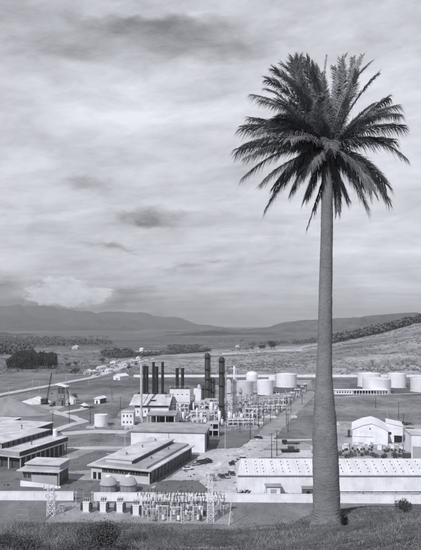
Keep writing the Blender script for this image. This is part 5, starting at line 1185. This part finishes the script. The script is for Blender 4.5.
MB().lathe([(4.0, 0), (4.0, 12), (2.4, 13.2), (.3, 13.6)], n=24).build('shell', white, t); MB().lathe([(4.5, -.2), (4.3, .5)], n=24).build('ring_foundation', concrete, t); MB().box(9, 22, -2, 2, 6.5, 8.2).build('pipe_bridge', lightgrey, t)
for x in (12, 17, 21): MB().box(x, x+.4, -.5, .5, -.5, 6.5).build('support', lightgrey, t)
def tree(loc, h, w, label, seed, group=None, cat='tree', conic=False, mat=leafdark, n=420, name='tree', size=None):
    t = thing(name, label, cat, loc, random.uniform(0, 6), group); g = random.Random(seed)
    tr = MB().tube((0, 0, -.3), (0, 0, h*.45), h*.035, h*.02, 7)
    for i in range(5):
        a = g.uniform(0, 6.28); z = h*g.uniform(.2, .42); tr.tube((0, 0, z), (w*.3*math.cos(a), w*.3*math.sin(a), z+h*.2), h*.014, h*.006, 5)
    tr.build('trunk', bark, t); b = MB(); sz = size or h*.055
    if conic:
        for k_ in range(7):
            f = k_/7; b.leaves((0, 0, h*(.16+.8*f)), (w*.5*(1-f*.82), w*.5*(1-f*.82), h*.12), int(n/7), sz, seed=seed*9+k_)
    else:
        for k_ in range(6):
            c = (g.uniform(-.28, .28)*w, g.uniform(-.28, .28)*w, h*g.uniform(.42, .8)); b.leaves(c, (w*.3, w*.3, h*.2), n//6, sz, seed=seed*9+k_)
    b.build('crown', mat, t); return t
protos = [tree((0, 0, 0), 12, 7+i, 'dark tree in the dense grove on the left plain', 40+i, 'trees of the dense left grove', n=500, conic=(i == 1)) for i in range(4)]
g = random.Random(17); used = set()
for i in range(74):
    u = g.uniform(0, 1); x = 6+50*u; y = g.uniform(363.5, 369.3)
    hpx = (6 if u < .1 else 11.5+3.5*math.sin(u*3.1)+g.uniform(-2.0, 1.6)); Y = P(x, y).y; h = hpx*Y/F
    k_ = i % 4
    if k_ not in used: used.add(k_); o = protos[k_]; o.location = P(x, y); o.scale = (h/12*.8, h/12*.8, h/12)
    else: dup(protos[k_], P(x, y), g.uniform(0, 6), scale=(h/12*.8, h/12*.8, h/12))
def bush_at(x, y, hpx, wpx, lab, seed, mat=leafdark, n=420, conic=False):
    p = P(x, y); k_ = p.y/F; p.z = gz(p.x, p.y); return tree(p, hpx*k_, wpx*k_, lab, seed, None, mat=mat, n=n, conic=conic)
bush_at(75, 376, 8.5, 13, 'large round dark tree beside the bend of the far road', 61)
bush_at(69, 368, 6, 8, 'round dark tree above the bend of the far road', 62); bush_at(76, 366.5, 5, 6, 'smaller dark tree right of the round one above the far road', 63)
bush_at(74, 400.5, 8, 8, 'dark tree behind the small white site hut', 64); bush_at(103, 363, 6, 8, 'dark tree behind the far roadside strip', 65); bush_at(66, 361, 3.5, 7, 'low dark tree in the middle of the left plain', 66)
bush_at(110, 360, 4, 7, 'low tree behind the top of the far roadside strip', 67); bush_at(129, 370, 5, 6, 'round tree right of the far roadside strip', 68); bush_at(136, 366, 4, 6, 'low tree beside the end of the far road', 69)
for i, (x, y, h, w) in enumerate(((246, 352, 4.5, 7), (252, 352.5, 5, 6), (260, 352, 7, 7), (264, 352.5, 6, 5), (271, 351.5, 10, 6), (274, 351.5, 8, 5), (233, 353, 3, 7), (240, 353, 3.5, 6))):
    p = at(x, 1040); p.z = gz(p.x, 1040)-.5; k_ = 1040/F; tree(p, h*k_, w*k_, 'dark tree in the loose row on the brow behind the tanks', 80+i, 'trees in the row on the brow behind the tanks', n=300)
bush_at(57, 356.5, 4, 9, 'low dark tree right of the wood edge on the left plain', 70)
def wood_stuff(name, pts, hr, mat, seed, per=36, size=.085, w=(.35, .6)):
    g = np.random.default_rng(seed); V = []; 
    for (x, y, z) in pts:
        h = g.uniform(*hr); wd_ = h*g.uniform(*w)
        d = g.normal(size=(per, 3)); d /= np.linalg.norm(d, axis=1)[:, None]; rr = g.uniform(.5, 1, per)[:, None]
        c = np.array([x, y, z+h*.52])+d*rr*np.array([wd_, wd_, h*.5])
        a = g.normal(size=(per, 3)); a /= np.linalg.norm(a, axis=1)[:, None]; b = np.cross(a, d); b /= np.linalg.norm(b, axis=1)[:, None]+1e-9
        s_ = h*size*g.uniform(.6, 1.5, per)[:, None]*1.6
        V.append(np.stack([c-a*s_, c+b*s_, c+a*s_, c-b*s_], 1).reshape(-1, 3))
    V = np.concatenate(V); return struct(np_mesh(name, V, np.arange(len(V)).reshape(-1, 4), mat, False), 'stuff')
g = np.random.default_rng(5)
def clumped(pts, s_, th): return [p_ for p_ in pts if vnoise([p_[0]], [p_[1]], s_, 61)[0]+.5*vnoise([p_[0]], [p_[1]], s_*.4, 62)[0] > th]
def px_pts(n, xr, yr, fn=None, Yr=None):
    out = []
    for _ in range(n):
        x = g.uniform(*xr)
        if Yr: Y = g.uniform(*Yr(x)) if callable(Yr) else g.uniform(*Yr); X = (x-CX)/F*Y
        else: q = P(x, g.uniform(*(yr(x) if callable(yr) else yr))); X, Y = q.x, q.y
        out.append((X, Y, gz(X, Y)-.4))
    return out
wood_stuff('forest', px_pts(330, (333, 440), None, Yr=(1010, 1130)), (11, 18), farleaf, 1)
wood_stuff('forest', px_pts(90, (-10, 31), (352, 355)), (12, 18), farleaf, 2)
wood_stuff('forest', px_pts(70, (104, 131), (353.5, 357)), (6, 13), farleaf, 3, w=(.5, .8))
wood_stuff('forest', px_pts(170, (112, 212), lambda x: (357-(x-112)*.05, 358.5-(x-112)*.06)), (5, 9), farleaf, 4, w=(.6, 1.1))
wood_stuff('forest', clumped(px_pts(420, (105, 330), (343.5, 349.5)), 190, .02), (4, 9), farleaf, 5, w=(.6, 1.3))
wood_stuff('forest', clumped(px_pts(260, (168, 212), (347.5, 352.5)), 90, -.1), (4, 9), farleaf, 12, w=(.6, 1.2))
wood_stuff('forest', clumped(px_pts(900, (-10, 112), (337, 346.5)), 260, -.12), (6, 12), farleaf, 6, per=24, w=(.5, .9))
wood_stuff('scrub', px_pts(420, (-10, 150), (347, 374)), (1.5, 4.5), farleaf, 7, per=20, w=(.7, 1.6))
def hillpts(n):
    out = []
    while len(out) < n:
        Y = g.uniform(620, 1000); x = g.uniform(225, 440); X = (x-CX)/F*Y
        if vnoise([X+.6*Y], [Y], 46, 5)[0]+vnoise([X], [Y], 13, 6)[0]*.6 < g.uniform(-.35, .55): continue
        out.append((X, Y, gz(X, Y)-.2))
    return out
wood_stuff('scrub', hillpts(3600), (.5, 1.8), M('hillside_scrub', .14, .9, .35, .2), 8, per=22, size=.10, w=(.7, 1.7))
wood_stuff('scrub', px_pts(130, (340, 425), (371, 375)), (.8, 2.4), M('hillside_scrub', .14), 9, per=16, size=.13, w=(.7, 1.4))
wood_stuff('scrub', px_pts(240, (140, 235), (362, 376)), (.6, 1.8), M('hillside_scrub', .14), 10, per=14, size=.15, w=(.7, 1.6))
wood_stuff('weeds', px_pts(1500, (-5, 425), (497, 527)), (.15, .55), leafmid, 13, per=16, size=.14, w=(.8, 2.0))
wood_stuff('weeds', px_pts(900, (-5, 425), (380, 500)), (.25, .8), leafmid, 11, per=12, size=.2, w=(.8, 1.8))

# ------------------------------------------------------------------ haze over the valley
hz = MB().box(-13500, 13500, -150, 12800, -30, 420).build('haze', None or bpy.data.materials.new('valley_haze'))
hm = hz.data.materials[0]; hm.use_nodes = True; ht = hm.node_tree; ht.nodes.clear()
pvn = ht.nodes.new('ShaderNodeVolumePrincipled'); pvn.inputs['Density'].default_value = 1.15e-4; pvn.inputs['Color'].default_value = (.62, .63, .65, 1); pvn.inputs['Anisotropy'].default_value = .1
on = ht.nodes.new('ShaderNodeOutputMaterial'); ht.links.new(pvn.outputs[0], on.inputs['Volume']); struct(hz, 'stuff')
